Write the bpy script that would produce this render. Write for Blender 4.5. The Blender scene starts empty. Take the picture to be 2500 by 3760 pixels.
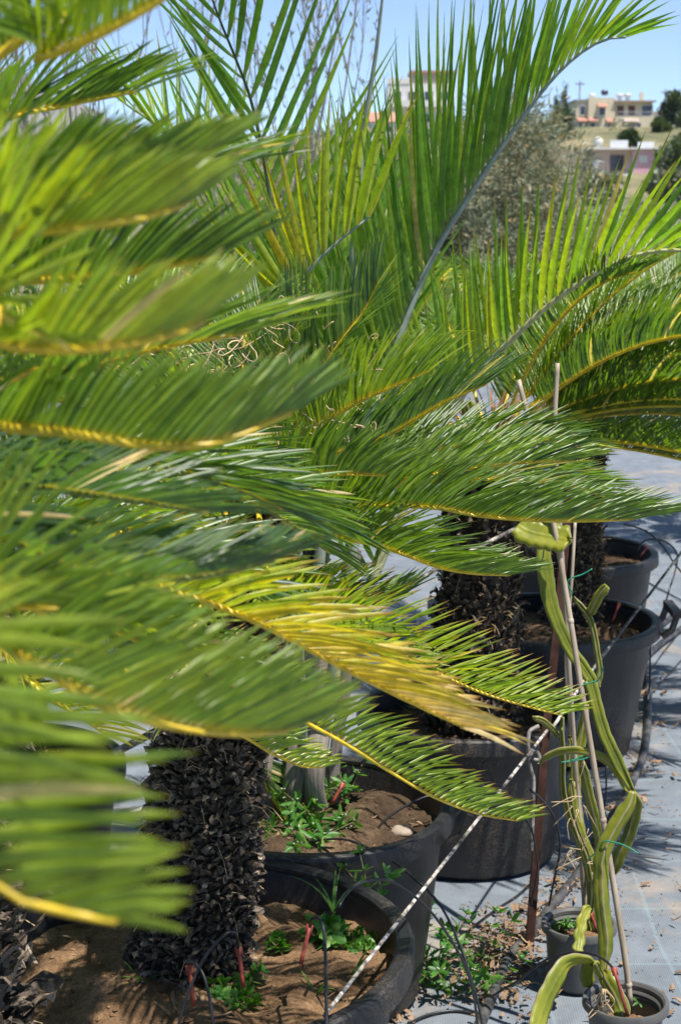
import bpy, bmesh, math, random
import numpy as np
from mathutils import Vector, Matrix, noise as mnoise

sc = bpy.context.scene
COL = sc.collection
R = math.radians
# ------------------------------------------------------------------ camera
CAM = Vector((0, 0, 1.70)); PITCH = R(10.8); FPX = 6000.0      # focal length in pixels of a 2500 x 3760 frame
cd = bpy.data.cameras.new('camera'); cam = bpy.data.objects.new('camera', cd); COL.objects.link(cam)
cam.location = CAM; cam.rotation_euler = (R(90) - PITCH, 0, 0)
cd.sensor_fit = 'VERTICAL'; cd.sensor_height = 24.0; cd.lens = FPX / 3760 * 24.0
cd.clip_start = 0.05; cd.clip_end = 20000
cd.dof.use_dof = True; cd.dof.focus_distance = 2.5; cd.dof.aperture_fstop = 8.0
sc.camera = cam
# ------------------------------------------------------------------ sky, sun, exposure
SUN = Vector((0.32, -0.26, 1.0)).normalized()                   # towards the sun: high, to the right and a little behind the viewer
SUN_EL = math.asin(SUN.z); SUN_AZ = math.atan2(SUN.x, SUN.y)
w = bpy.data.worlds.new('World'); sc.world = w; w.use_nodes = True
wn = w.node_tree; bg = wn.nodes['Background']
sky = wn.nodes.new('ShaderNodeTexSky'); sky.sky_type = 'NISHITA'; sky.sun_disc = False
sky.sun_elevation = SUN_EL; sky.sun_rotation = SUN_AZ; sky.altitude = 50; sky.air_density = 0.5; sky.dust_density = 0.0; sky.ozone_density = 3.2
wn.links.new(sky.outputs[0], bg.inputs[0]); bg.inputs[1].default_value = 0.125
sl = bpy.data.lights.new('sun', 'SUN'); sun = bpy.data.objects.new('sun', sl); COL.objects.link(sun)
sl.energy = 4.6; sl.angle = R(0.53); sl.color = (1.0, 0.95, 0.87)
sun.rotation_euler = (-SUN).to_track_quat('-Z', 'Y').to_euler()
vs = sc.view_settings; vs.view_transform = 'Standard'; vs.look = 'None'; vs.exposure = 0.78; vs.gamma = 1.0; vs.use_curve_mapping = False
cy = sc.cycles
cy.use_denoising = True; cy.use_adaptive_sampling = True; cy.adaptive_threshold = 0.02; cy.max_bounces = 8; cy.diffuse_bounces = 3; cy.glossy_bounces = 3; cy.transmission_bounces = 6
cy.transparent_max_bounces = 8; cy.volume_bounces = 0; cy.sample_clamp_indirect = 6; cy.caustics_reflective = False; cy.caustics_refractive = False
# ------------------------------------------------------------------ measuring helpers (a sight line met at a real distance)
_F = Vector((0, math.cos(PITCH), -math.sin(PITCH))); _U = Vector((0, math.sin(PITCH), math.cos(PITCH))); _X = Vector((1, 0, 0))
def _ray(xs, ys): return _X * ((xs - 1250) / FPX) + _F - _U * ((ys - 1880) / FPX)
def S(xs, ys, Y):                       # point Y metres ahead
    d = _ray(xs, ys); return CAM + d * (Y / d.y)
K = 2500 / 1568.0
def D(xd, yd, Y): return S(xd * K, yd * K, Y)
def G(xs, ys, z=0.0):                   # point at height z
    d = _ray(xs, ys); return CAM + d * ((z - CAM.z) / d.z)
# ------------------------------------------------------------------ materials
def newmat(name):
    m = bpy.data.materials.new(name); m.use_nodes = True
    nt = m.node_tree; return m, nt, nt.nodes['Principled BSDF'], nt.nodes['Material Output']
def N(nt, typ, **kw):
    n = nt.nodes.new(typ)
    for k, v in kw.items():
        if k.startswith('i_'):
            key = k[2:]; key = int(key) if key.isdigit() else key
            n.inputs[key].default_value = v
        else: setattr(n, k, v)
    return n
def ramp(nt, stops, inp=None):
    n = nt.nodes.new('ShaderNodeValToRGB'); e = n.color_ramp.elements
    while len(e) < len(stops): e.new(0.5)
    for el, (p, c) in zip(e, stops):
        el.position = p; el.color = (*c, 1) if len(c) == 3 else c
    if inp: nt.links.new(inp, n.inputs[0])
    return n
def mixc(nt, fac, a, b, mode='MIX'):
    n = nt.nodes.new('ShaderNodeMix'); n.data_type = 'RGBA'; n.blend_type = mode
    for sock, val in ((0, fac), (6, a), (7, b)):
        if hasattr(val, 'is_linked'): nt.links.new(val, n.inputs[sock])
        elif isinstance(val, (int, float)): n.inputs[sock].default_value = val
        else: n.inputs[sock].default_value = (*val, 1)
    return n.outputs[2]
def objco(nt, scale=1.0, which='Object'):
    tc = N(nt, 'ShaderNodeTexCoord'); mp = N(nt, 'ShaderNodeMapping'); mp.inputs['Scale'].default_value = (scale,) * 3 if not hasattr(scale, '__len__') else scale
    nt.links.new(tc.outputs[which], mp.inputs[0]); return mp.outputs[0]
def noise(nt, scale, detail=4, rough=0.55, co=None, dist=0.0):
    n = N(nt, 'ShaderNodeTexNoise'); n.inputs['Scale'].default_value = scale; n.inputs['Detail'].default_value = detail; n.inputs['Roughness'].default_value = rough; n.inputs['Distortion'].default_value = dist
    if co: nt.links.new(co, n.inputs['Vector'])
    return n.outputs['Fac']
def bump(nt, bsdf, h, strength=0.3, dist=0.01):
    b = N(nt, 'ShaderNodeBump'); b.inputs['Strength'].default_value = strength; b.inputs['Distance'].default_value = dist
    nt.links.new(h, b.inputs['Height']); nt.links.new(b.outputs[0], bsdf.inputs['Normal']); return b

def leaf_material(name, cols, base, tip, tip_from=0.9, rough=0.34, spec=0.5, trans=0.5, tcol=(1.5, 1.6, 0.35), base_to=0.10, sheen_under=None):
    """UV.x = age of the leaflet (green to yellow to dry), UV.y = place along it"""
    m, nt, b, out = newmat(name)
    uv = N(nt, 'ShaderNodeUVMap'); uv.uv_map = 'leaf'
    sp = N(nt, 'ShaderNodeSeparateXYZ'); nt.links.new(uv.outputs[0], sp.inputs[0])
    c = ramp(nt, cols, sp.outputs[0]).outputs[0]
    nz = noise(nt, 60, 3, 0.6, objco(nt, 1.0))
    v = ramp(nt, [(0.3, (0.72,) * 3), (0.7, (1.25,) * 3)], nz).outputs[0]
    c = mixc(nt, 1.0, c, v, 'MULTIPLY')
    fb = ramp(nt, [(0.0, (1,) * 3), (base_to, (0,) * 3)], sp.outputs[1]).outputs[0]
    c = mixc(nt, fb, c, base)
    ft = ramp(nt, [(tip_from, (0,) * 3), (1.0, (1,) * 3)], sp.outputs[1]).outputs[0]
    c = mixc(nt, ft, c, tip)
    nt.links.new(c, b.inputs['Base Color'])
    b.inputs['Roughness'].default_value = rough; b.inputs['Specular IOR Level'].default_value = spec
    tr = N(nt, 'ShaderNodeBsdfTranslucent')
    tc = mixc(nt, 1.0, c, tcol, 'MULTIPLY'); nt.links.new(tc, tr.inputs['Color'])
    mx = N(nt, 'ShaderNodeMixShader'); mx.inputs[0].default_value = trans
    nt.links.new(b.outputs[0], mx.inputs[1]); nt.links.new(tr.outputs[0], mx.inputs[2]); nt.links.new(mx.outputs[0], out.inputs['Surface'])
    return m
CYC = [(0.0, (0.045, 0.105, 0.04)), (0.14, (0.105, 0.185, 0.034)), (0.3, (0.19, 0.295, 0.04)), (0.55, (0.37, 0.425, 0.034)), (0.78, (0.60, 0.46, 0.04)), (1.0, (0.72, 0.55, 0.34))]
M = {}
M['cycad_leaf'] = leaf_material('cycad_leaf', CYC, (0.42, 0.30, 0.02), (0.40, 0.34, 0.06), 0.93, rough=0.38, spec=0.9)
M['cycad_leaf_dry_tip'] = leaf_material('cycad_leaf_dry_tip', CYC, (0.46, 0.32, 0.02), (0.40, 0.17, 0.05), 0.82, rough=0.4)
PALM = [(0.0, (0.06, 0.125, 0.05)), (0.3, (0.155, 0.295, 0.045)), (0.55, (0.33, 0.39, 0.035)), (0.8, (0.56, 0.41, 0.03)), (1.0, (0.60, 0.45, 0.2))]
M['palm_leaf'] = leaf_material('palm_leaf', PALM, (0.22, 0.26, 0.12), (0.14, 0.17, 0.05), 0.94, rough=0.38, spec=0.45, trans=0.6)
M['palm_leaf_dry_tip'] = leaf_material('palm_leaf_dry_tip', PALM, (0.30, 0.28, 0.10), (0.30, 0.16, 0.04), 0.80, rough=0.4, spec=0.45, trans=0.6)
WEED = [(0.0, (0.045, 0.16, 0.03)), (0.5, (0.09, 0.25, 0.04)), (1.0, (0.2, 0.32, 0.06))]
M['weed_leaf'] = leaf_material('weed_leaf', WEED, (0.12, 0.25, 0.06), (0.12, 0.24, 0.05), 0.95, rough=0.45, trans=0.4)
OLIVE = [(0.0, (0.10, 0.135, 0.075)), (0.5, (0.21, 0.235, 0.145)), (0.85, (0.34, 0.34, 0.25)), (1.0, (0.52, 0.37, 0.18))]
M['olive_leaf'] = leaf_material('olive_leaf', OLIVE, (0.12, 0.14, 0.08), (0.15, 0.17, 0.1), 0.97, rough=0.5, trans=0.25, tcol=(1.2, 1.25, 0.8))
DARKT = [(0.0, (0.025, 0.05, 0.02)), (0.6, (0.05, 0.09, 0.03)), (1.0, (0.12, 0.14, 0.05))]
M['tree_leaf'] = leaf_material('tree_leaf', DARKT, (0.04, 0.07, 0.03), (0.05, 0.08, 0.03), 0.97, rough=0.55, trans=0.25)

def simple(name, col, rough=0.6, spec=0.4, vary=0.35, nscale=30, bumpd=0.0, col2=None, metallic=0.0):
    m, nt, b, out = newmat(name); co = objco(nt)
    f = noise(nt, nscale, 5, 0.6, co)
    a = tuple(c * (1 - vary) for c in col); z = col2 or tuple(min(1, c * (1 + vary)) for c in col)
    c = ramp(nt, [(0.32, a), (0.68, z)], f).outputs[0]
    nt.links.new(c, b.inputs['Base Color']); b.inputs['Roughness'].default_value = rough; b.inputs['Specular IOR Level'].default_value = spec; b.inputs['Metallic'].default_value = metallic
    if bumpd: bump(nt, b, f, 0.5, bumpd)
    return m
M['rachis'] = simple('cycad_rachis', (0.68, 0.48, 0.03), 0.4, 0.5, 0.3, 60)
M['rachis_green'] = simple('rachis_green', (0.16, 0.20, 0.045), 0.45, 0.4, 0.3, 50)
M['palm_rachis'] = simple('palm_rachis', (0.26, 0.30, 0.25), 0.5, 0.4, 0.25, 40)
M['palm_rachis_pale'] = simple('palm_rachis_pale', (0.44, 0.43, 0.22), 0.5, 0.4, 0.25, 60)
M['palm_rachis_dark'] = simple('palm_rachis_dark', (0.06, 0.09, 0.04), 0.5, 0.4, 0.25, 40)
M['straw'] = simple('dry_straw', (0.52, 0.38, 0.22), 0.6, 0.3, 0.35, 40)
M['fibre'] = simple('brown_fibre', (0.22, 0.11, 0.055), 0.8, 0.2, 0.5, 60)
def trunk_mat(name, a, b_, c_):
    m, nt, b, out = newmat(name); co = objco(nt)
    f = noise(nt, 40, 6, 0.65, co); g = noise(nt, 260, 3, 0.6, co)
    c = ramp(nt, [(0.28, a), (0.55, b_), (0.78, c_)], f).outputs[0]
    oi = N(nt, 'ShaderNodeObjectInfo'); uv = N(nt, 'ShaderNodeUVMap'); uv.uv_map = 'leaf'; sp = N(nt, 'ShaderNodeSeparateXYZ'); nt.links.new(uv.outputs[0], sp.inputs[0])
    ad = N(nt, 'ShaderNodeMath', operation='ADD'); nt.links.new(oi.outputs['Random'], ad.inputs[0]); nt.links.new(sp.outputs[0], ad.inputs[1]); fr = N(nt, 'ShaderNodeMath', operation='FRACT'); nt.links.new(ad.outputs[0], fr.inputs[0])
    v = ramp(nt, [(0, (0.5, 0.47, 0.44)), (0.55, (1.0, 0.95, 0.9)), (0.9, (1.5, 1.45, 1.4)), (1.0, (2.1, 2.05, 2.0))], fr.outputs[0]).outputs[0]
    tw = ramp(nt, [(0.45, (1, 1, 1)), (1.0, (1.7, 1.6, 1.5))], sp.outputs[1]).outputs[0]; c = mixc(nt, 1.0, c, tw, 'MULTIPLY')
    c = mixc(nt, 1.0, c, v, 'MULTIPLY')
    nt.links.new(c, b.inputs['Base Color']); b.inputs['Roughness'].default_value = 0.75; b.inputs['Specular IOR Level'].default_value = 0.3
    bump(nt, b, g, 0.6, 0.003); return m
M['scale'] = trunk_mat('trunk_scale', (0.035, 0.028, 0.022), (0.095, 0.08, 0.066), (0.20, 0.175, 0.15))
M['scale_dark'] = trunk_mat('trunk_scale_dark', (0.03, 0.024, 0.018), (0.07, 0.056, 0.043), (0.16, 0.13, 0.10))
M['trunk_core'] = simple('trunk_core', (0.035, 0.028, 0.022), 0.95, 0.1, 0.5, 50, 0.01)
M['sheath'] = None

def plastic():
    m, nt, b, out = newmat('black_pot_plastic'); co = objco(nt)
    f = noise(nt, 5, 6, 0.65, co); s = noise(nt, 220, 2, 0.5, co)
    st = N(nt, 'ShaderNodeMapping'); st.inputs['Scale'].default_value = (40, 40, 1.2)
    tc = N(nt, 'ShaderNodeTexCoord'); nt.links.new(tc.outputs['Object'], st.inputs[0])
    g = noise(nt, 1.0, 4, 0.6, st.outputs[0])
    c = ramp(nt, [(0.3, (0.007, 0.0075, 0.009)), (0.75, (0.018, 0.018, 0.020))], g).outputs[0]
    d = ramp(nt, [(0.46, (0,) * 3), (0.72, (1,) * 3)], f).outputs[0]
    d2 = mixc(nt, 1.0, d, ramp(nt, [(0.42, (0,) * 3), (0.62, (0.75,) * 3)], s).outputs[0], 'MULTIPLY')
    c = mixc(nt, d2, c, (0.15, 0.115, 0.08))
    nt.links.new(c, b.inputs['Base Color'])
    rr = ramp(nt, [(0.3, (0.36,) * 3), (0.7, (0.6,) * 3)], f).outputs[0]; nt.links.new(rr, b.inputs['Roughness'])
    b.inputs['Specular IOR Level'].default_value = 0.5
    bump(nt, b, g, 0.12, 0.002); return m
M['pot'] = plastic()
M['pot_grey'] = simple('grey_pot_plastic', (0.10, 0.097, 0.092), 0.42, 0.5, 0.25, 18)
M['tube'] = simple('black_tube', (0.018, 0.018, 0.02), 0.38, 0.5, 0.3, 40)
def pipe_mat():
    m, nt, b, out = newmat('dusty_black_pipe'); co = objco(nt)
    f = noise(nt, 26, 5, 0.65, co)
    c = ramp(nt, [(0.42, (0.022, 0.023, 0.026)), (0.72, (0.13, 0.12, 0.11))], f).outputs[0]
    nt.links.new(c, b.inputs['Base Color']); b.inputs['Roughness'].default_value = 0.5; return m
M['pipe'] = pipe_mat()
M['red'] = simple('red_plastic', (0.30, 0.06, 0.04), 0.45, 0.4, 0.35, 50)
M['rust'] = simple('rusty_iron', (0.062, 0.027, 0.019), 0.85, 0.25, 0.55, 25, 0.002)
def bamboo():
    m, nt, b, out = newmat('bamboo'); co = objco(nt, (60, 60, 5))
    f = noise(nt, 1.0, 5, 0.6, co)
    c = ramp(nt, [(0.3, (0.27, 0.20, 0.13)), (0.7, (0.52, 0.43, 0.33))], f).outputs[0]
    nt.links.new(c, b.inputs['Base Color']); b.inputs['Roughness'].default_value = 0.5; return m
M['bamboo'] = bamboo()
def rope_mat():
    m, nt, b, out = newmat('mottled_white_cord'); co = objco(nt)
    f = noise(nt, 55, 5, 0.7, co); g = noise(nt, 14, 2, 0.5, co)
    c = ramp(nt, [(0.40, (0.10, 0.085, 0.07)), (0.52, (0.42, 0.37, 0.32)), (0.72, (0.72, 0.69, 0.65))], f).outputs[0]
    v = ramp(nt, [(0.42, (0.28,) * 3), (0.58, (1,) * 3)], g).outputs[0]
    nt.links.new(mixc(nt, 1.0, c, v, 'MULTIPLY'), b.inputs['Base Color']); b.inputs['Roughness'].default_value = 0.8
    bump(nt, b, f, 0.5, 0.001); return m
M['rope'] = rope_mat()
M['tie'] = simple('green_tie', (0.015, 0.22, 0.13), 0.45, 0.5, 0.2, 30)
M['chip'] = simple('bark_chip', (0.25, 0.165, 0.10), 0.8, 0.2, 0.5, 14)
M['stone'] = simple('pebble', (0.38, 0.30, 0.24), 0.8, 0.2, 0.4, 20)
M['stem'] = simple('weed_stem', (0.20, 0.17, 0.07), 0.6, 0.3, 0.3, 40)
M['twig'] = simple('grey_twig', (0.26, 0.23, 0.21), 0.85, 0.2, 0.35, 20)
M['bark'] = simple('bark', (0.16, 0.13, 0.10), 0.9, 0.2, 0.4, 10)
M['flower'] = simple('tiny_flower', (0.62, 0.62, 0.52), 0.6, 0.2, 0.2, 40)
def soil_mat(name, a, b_, c_):
    m, nt, b, out = newmat(name); co = objco(nt)
    f = noise(nt, 9, 8, 0.7, co); g = noise(nt, 190, 4, 0.7, co)
    c = ramp(nt, [(0.32, a), (0.52, b_), (0.72, c_)], f).outputs[0]
    v = ramp(nt, [(0.3, (0.55,) * 3), (0.7, (1.3,) * 3)], g).outputs[0]
    nt.links.new(mixc(nt, 1.0, c, v, 'MULTIPLY'), b.inputs['Base Color']); b.inputs['Roughness'].default_value = 0.95; b.inputs['Specular IOR Level'].default_value = 0.15
    bump(nt, b, g, 0.9, 0.006); return m
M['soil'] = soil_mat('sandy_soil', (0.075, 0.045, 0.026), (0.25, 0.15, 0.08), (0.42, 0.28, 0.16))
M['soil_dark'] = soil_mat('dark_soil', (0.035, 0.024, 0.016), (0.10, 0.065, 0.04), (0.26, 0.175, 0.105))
def cactus():
    m, nt, b, out = newmat('cactus_skin')
    uv = N(nt, 'ShaderNodeUVMap'); uv.uv_map = 'leaf'; sp = N(nt, 'ShaderNodeSeparateXYZ'); nt.links.new(uv.outputs[0], sp.inputs[0])
    co = objco(nt); f = noise(nt, 16, 5, 0.6, co)
    oi = N(nt, 'ShaderNodeObjectInfo')
    c0 = ramp(nt, [(0.3, (0.13, 0.17, 0.02)), (0.52, (0.25, 0.27, 0.025)), (0.8, (0.38, 0.36, 0.05))], f).outputs[0]
    v = ramp(nt, [(0, (0.75, 0.8, 0.75)), (1, (1.2, 1.15, 1.1))], oi.outputs['Random']).outputs[0]
    c0 = mixc(nt, 1.0, c0, v, 'MULTIPLY')
    e = ramp(nt, [(0.93, (0,) * 3), (0.975, (1,) * 3)], sp.outputs[0]).outputs[0]       # corky margin
    c = mixc(nt, e, c0, (0.36, 0.30, 0.2))
    nt.links.new(c, b.inputs['Base Color']); b.inputs['Roughness'].default_value = 0.42; b.inputs['Specular IOR Level'].default_value = 0.45
    b.inputs['Subsurface Weight'].default_value = 0.0
    tr = N(nt, 'ShaderNodeBsdfTranslucent'); nt.links.new(mixc(nt, 1.0, c, (1.1, 1.1, 0.3), 'MULTIPLY'), tr.inputs[0])
    mx = N(nt, 'ShaderNodeMixShader'); mx.inputs[0].default_value = 0.22
    nt.links.new(b.outputs[0], mx.inputs[1]); nt.links.new(tr.outputs[0], mx.inputs[2]); nt.links.new(mx.outputs[0], out.inputs['Surface'])
    bump(nt, b, f, 0.2, 0.004); return m
M['cactus'] = cactus()
def sheath():
    m, nt, b, out = newmat('fibrous_sheath')
    uv = N(nt, 'ShaderNodeUVMap'); uv.uv_map = 'leaf'; mp = N(nt, 'ShaderNodeMapping'); mp.inputs['Scale'].default_value = (34, 2.2, 1); nt.links.new(uv.outputs[0], mp.inputs[0])
    f = noise(nt, 1.0, 5, 0.65, mp.outputs[0], 0.4)
    c = ramp(nt, [(0.3, (0.07, 0.05, 0.036)), (0.52, (0.28, 0.235, 0.19)), (0.75, (0.50, 0.46, 0.41))], f).outputs[0]
    nt.links.new(c, b.inputs['Base Color']); b.inputs['Roughness'].default_value = 0.7; bump(nt, b, f, 0.7, 0.004); return m
M['sheath'] = sheath()
def mat_ground(name, hue):
    """woven weed mat: fine weave, pale marker threads, worn dust"""
    m, nt, b, out = newmat(name); co = objco(nt)
    big = noise(nt, 2.3, 8, 0.7, co, 0.6); mid = noise(nt, 9, 5, 0.6, co, 0.3)
    def wave(direction, scale):
        n = N(nt, 'ShaderNodeTexWave', wave_type='BANDS', bands_direction=direction); n.inputs['Scale'].default_value = scale; n.inputs['Distortion'].default_value = 0.6; n.inputs['Detail'].default_value = 2; n.inputs['Detail Scale'].default_value = 1.5
        nt.links.new(co, n.inputs['Vector']); return n.outputs['Fac']
    wx, wy = wave('X', 60), wave('Y', 60)
    weave = mixc(nt, 0.5, wx, wy)
    c = ramp(nt, [(0.25, tuple(h * 0.70 for h in hue)), (0.55, hue), (0.8, tuple(min(1, h * 1.25) for h in hue))], mid).outputs[0]
    c = mixc(nt, 1.0, c, ramp(nt, [(0.2, (0.8,) * 3), (0.8, (1.12,) * 3)], weave).outputs[0], 'MULTIPLY')
    for direction, sc_ in (('X', 1.05), ('Y', 1.05)):
        l = ramp(nt, [(0.9995, (0,) * 3), (0.99998, (0.14,) * 3)], wave(direction, sc_)).outputs[0]
        c = mixc(nt, l, c, (0.32, 0.52, 0.56))
    dust = ramp(nt, [(0.52, (0,) * 3), (0.70, (0.85,) * 3)], big).outputs[0]
    c = mixc(nt, dust, c, (0.38, 0.29, 0.20))
    speck = ramp(nt, [(0.68, (0,) * 3), (0.76, (0.7,) * 3)], noise(nt, 70, 3, 0.6, co)).outputs[0]
    c = mixc(nt, speck, c, (0.16, 0.12, 0.09))
    nt.links.new(c, b.inputs['Base Color']); b.inputs['Roughness'].default_value = 0.7; b.inputs['Specular IOR Level'].default_value = 0.3
    bump(nt, b, weave, 0.25, 0.002); return m
M['mat'] = mat_ground('weed_mat', (0.18, 0.205, 0.235))
def terrain_mat():
    m, nt, b, out = newmat('dry_hillside'); co = objco(nt)
    f = noise(nt, 0.06, 8, 0.65, co); g = noise(nt, 0.5, 6, 0.7, co)
    c = ramp(nt, [(0.38, (0.08, 0.10, 0.04)), (0.55, (0.20, 0.18, 0.09)), (0.72, (0.36, 0.28, 0.17))], f).outputs[0]
    v = ramp(nt, [(0.3, (0.6,) * 3), (0.7, (1.25,) * 3)], g).outputs[0]
    nt.links.new(mixc(nt, 1.0, c, v, 'MULTIPLY'), b.inputs['Base Color']); b.inputs['Roughness'].default_value = 0.95; return m
M['terrain'] = terrain_mat()
M['mountain'] = simple('mountain_rock', (0.20, 0.19, 0.17), 0.95, 0.1, 0.3, 0.004)
M['cream'] = simple('cream_render', (0.66, 0.58, 0.42), 0.85, 0.2, 0.06, 0.6)
M['white'] = simple('white_render', (0.70, 0.68, 0.64), 0.85, 0.2, 0.06, 0.6)
M['pink'] = simple('pink_render', (0.62, 0.38, 0.42), 0.85, 0.2, 0.06, 0.6)
M['taupe'] = simple('taupe_render', (0.42, 0.34, 0.29), 0.85, 0.2, 0.1, 0.6)
M['terracotta'] = simple('terracotta', (0.44, 0.23, 0.17), 0.8, 0.2, 0.15, 2)
M['window'] = simple('dark_window', (0.03, 0.04, 0.06), 0.15, 0.5, 0.2, 2)
M['shutter'] = simple('brown_shutter', (0.12, 0.05, 0.04), 0.6, 0.3, 0.2, 2)
M['steel'] = simple('pale_steel', (0.6, 0.62, 0.63), 0.35, 0.5, 0.1, 2)
M['concrete'] = simple('grey_concrete', (0.40, 0.39, 0.38), 0.9, 0.2, 0.12, 1)
M['blue'] = simple('blue_plastic', (0.07, 0.14, 0.30), 0.5, 0.4, 0.2, 3)
# ------------------------------------------------------------------ object helpers
def tag(o, label, cat, group=None):
    o['label'] = label; o['category'] = cat
    if group: o['group'] = group
    return o
def thing(name, label, cat, loc=(0, 0, 0), group=None):
    o = bpy.data.objects.new(name, None); COL.objects.link(o); o.location = loc; o.empty_display_size = 0.05
    return tag(o, label, cat, group)
def mesh_obj(name, verts, faces, mat, parent=None, uvs=None, smooth=True):
    """verts are world coordinates; the object's origin goes to its parent's base"""
    me = bpy.data.meshes.new(name)
    off = world_loc(parent) if parent is not None else Vector((0, 0, 0))
    V = np.asarray(verts, dtype=np.float64).reshape(-1, 3) - np.array(off)
    me.from_pydata(V.tolist(), [], faces); me.materials.append(mat)
    if uvs is not None:
        ul = me.uv_layers.new(name='leaf'); idx = np.empty(len(me.loops), dtype=np.int32); me.loops.foreach_get('vertex_index', idx)
        ul.data.foreach_set('uv', np.asarray(uvs, dtype=np.float32)[idx].ravel())
    if smooth: me.polygons.foreach_set('use_smooth', np.ones(len(me.polygons), dtype=bool))
    if smooth == 'crisp': me.set_sharp_from_angle(angle=R(32))
    o = bpy.data.objects.new(name, me); COL.objects.link(o)
    if parent is not None: o.parent = parent
    else: o.location = (0, 0, 0)
    return o
def world_loc(o):
    p = Vector((0, 0, 0))
    while o is not None: p += o.location; o = o.parent
    return p
def recentre(o):
    """put a one-mesh thing's origin at its base"""
    me = o.data; n = len(me.vertices); a = np.empty(n * 3); me.vertices.foreach_get('co', a); a = a.reshape(-1, 3)
    lo = a[a[:, 2].argmin()].copy(); a -= lo; me.vertices.foreach_set('co', a.ravel()); me.update(); o.location = Vector(lo) + o.location
    return o
def structure(o): o['kind'] = 'structure'; return o
def stuff(o): o['kind'] = 'stuff'; return o

class Geo:
    def __init__(s): s.v = []; s.f = []; s.uv = []
    def add(s, v, f, uv=None):
        n = len(s.v); s.v.extend(tuple(p) for p in v); s.f.extend(tuple(i + n for i in q) for q in f)
        s.uv.extend(uv if uv is not None else [(0.5, 0.5)] * len(v))
    def obj(s, name, mat, parent=None, uv=True, smooth=True): return mesh_obj(name, s.v, s.f, mat, parent, s.uv if uv else None, smooth)
    def box(s, lo, hi):
        x0, y0, z0 = lo; x1, y1, z1 = hi
        s.add([(x0, y0, z0), (x1, y0, z0), (x1, y1, z0), (x0, y1, z0), (x0, y0, z1), (x1, y0, z1), (x1, y1, z1), (x0, y1, z1)],
              [(0, 3, 2, 1), (4, 5, 6, 7), (0, 1, 5, 4), (1, 2, 6, 5), (2, 3, 7, 6), (3, 0, 4, 7)])

def spline(pts, n):
    """Catmull-Rom through pts, n+1 samples even in arc length"""
    P = [Vector(p) for p in pts]
    if len(P) == 2: return [P[0].lerp(P[1], i / n) for i in range(n + 1)]
    Q = [P[0] * 2 - P[1]] + P + [P[-1] * 2 - P[-2]]
    dense = []
    for i in range(1, len(Q) - 2):
        a, b, c, d = Q[i - 1:i + 3]
        for k in range(16):
            t = k / 16; t2 = t * t; t3 = t2 * t
            dense.append(0.5 * ((2 * b) + (c - a) * t + (2 * a - 5 * b + 4 * c - d) * t2 + (3 * b - a - 3 * c + d) * t3))
    dense.append(P[-1])
    L = [0.0]
    for a, b in zip(dense, dense[1:]): L.append(L[-1] + (b - a).length)
    out = []; j = 0
    for i in range(n + 1):
        s = L[-1] * i / n
        while j < len(L) - 2 and L[j + 1] < s: j += 1
        seg = L[j + 1] - L[j]; out.append(dense[j].lerp(dense[j + 1], (s - L[j]) / seg if seg > 1e-9 else 0))
    return out
def tangents(c):
    return [(c[min(i + 1, len(c) - 1)] - c[max(i - 1, 0)]).normalized() for i in range(len(c))]
def tube(g, curve, rad, sides=6, cap=True):
    """tube along curve, rad a number or function of 0..1"""
    T = tangents(curve); n = len(curve); v = []; f = []; uv = []
    up = Vector((0, 0, 1)) if abs(T[0].z) < 0.9 else Vector((1, 0, 0))
    a = T[0].cross(up).normalized()
    for i, p in enumerate(curve):
        a = (a - T[i] * a.dot(T[i])).normalized(); b = T[i].cross(a)
        r = rad(i / (n - 1)) if callable(rad) else rad
        for k in range(sides):
            th = 2 * math.pi * k / sides; v.append(p + a * (math.cos(th) * r) + b * (math.sin(th) * r)); uv.append((k / sides, i / (n - 1)))
    for i in range(n - 1):
        for k in range(sides):
            f.append((i * sides + k, i * sides + (k + 1) % sides, (i + 1) * sides + (k + 1) % sides, (i + 1) * sides + k))
    if cap: f.append(tuple(range(sides))[::-1]); f.append(tuple((n - 1) * sides + k for k in range(sides)))
    g.add(v, f, uv)
def lathe(g, prof, cx, cy, seg=64, close=False, wob=None):
    v = []; f = []; m = len(prof)
    for k in range(seg):
        th = 2 * math.pi * k / seg; c, s_ = math.cos(th), math.sin(th)
        for (r, z) in prof:
            q = 1.0 + (wob(th, z) if wob else 0.0); v.append((cx + c * r * q, cy + s_ * r * q, z))
    for k in range(seg):
        k2 = (k + 1) % seg
        for i in range(m - 1 if not close else m):
            j = (i + 1) % m; f.append((k * m + i, k2 * m + i, k2 * m + j, k * m + j))
    g.add(v, f)

# ------------------------------------------------------------------ leaves
PROF_C = [(0.0, 0.85), (0.07, 0.95), (0.3, 1.0), (0.6, 0.95), (0.86, 0.62), (1.0, 0.04)]
PROF_P = [(0.0, 0.35), (0.06, 0.7), (0.2, 1.0), (0.4, 0.92), (0.62, 0.66), (0.82, 0.32), (1.0, 0.02)]
PROF_W = [(0.0, 0.15), (0.2, 0.75), (0.5, 1.0), (0.8, 0.7), (1.0, 0.05)]
def leaflet(g, p, d, wd, L, w, bend, age, prof=PROF_C, keel=0.28, wave=0.0, ph=0.0):
    """one blade: p base, d direction, wd width direction, bend = sideways vector added at the tip (in lengths)"""
    nrm = d.cross(wd).normalized(); v = []; f = []; uv = []
    for i, (t, q) in enumerate(prof):
        c = p + d * (L * t) + bend * (L * t * t)
        if wave: c = c + nrm * (wave * L * math.sin(t * 5 + ph))
        h = w * q * 0.5
        v += [c - wd * h + nrm * (h * keel * 2), c, c + wd * h + nrm * (h * keel * 2)]
        uv += [(age, t)] * 3
    for i in range(len(prof) - 1):
        a = i * 3; f += [(a, a + 1, a + 4, a + 3), (a + 1, a + 2, a + 5, a + 4)]
    g.add(v, f, uv)

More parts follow.
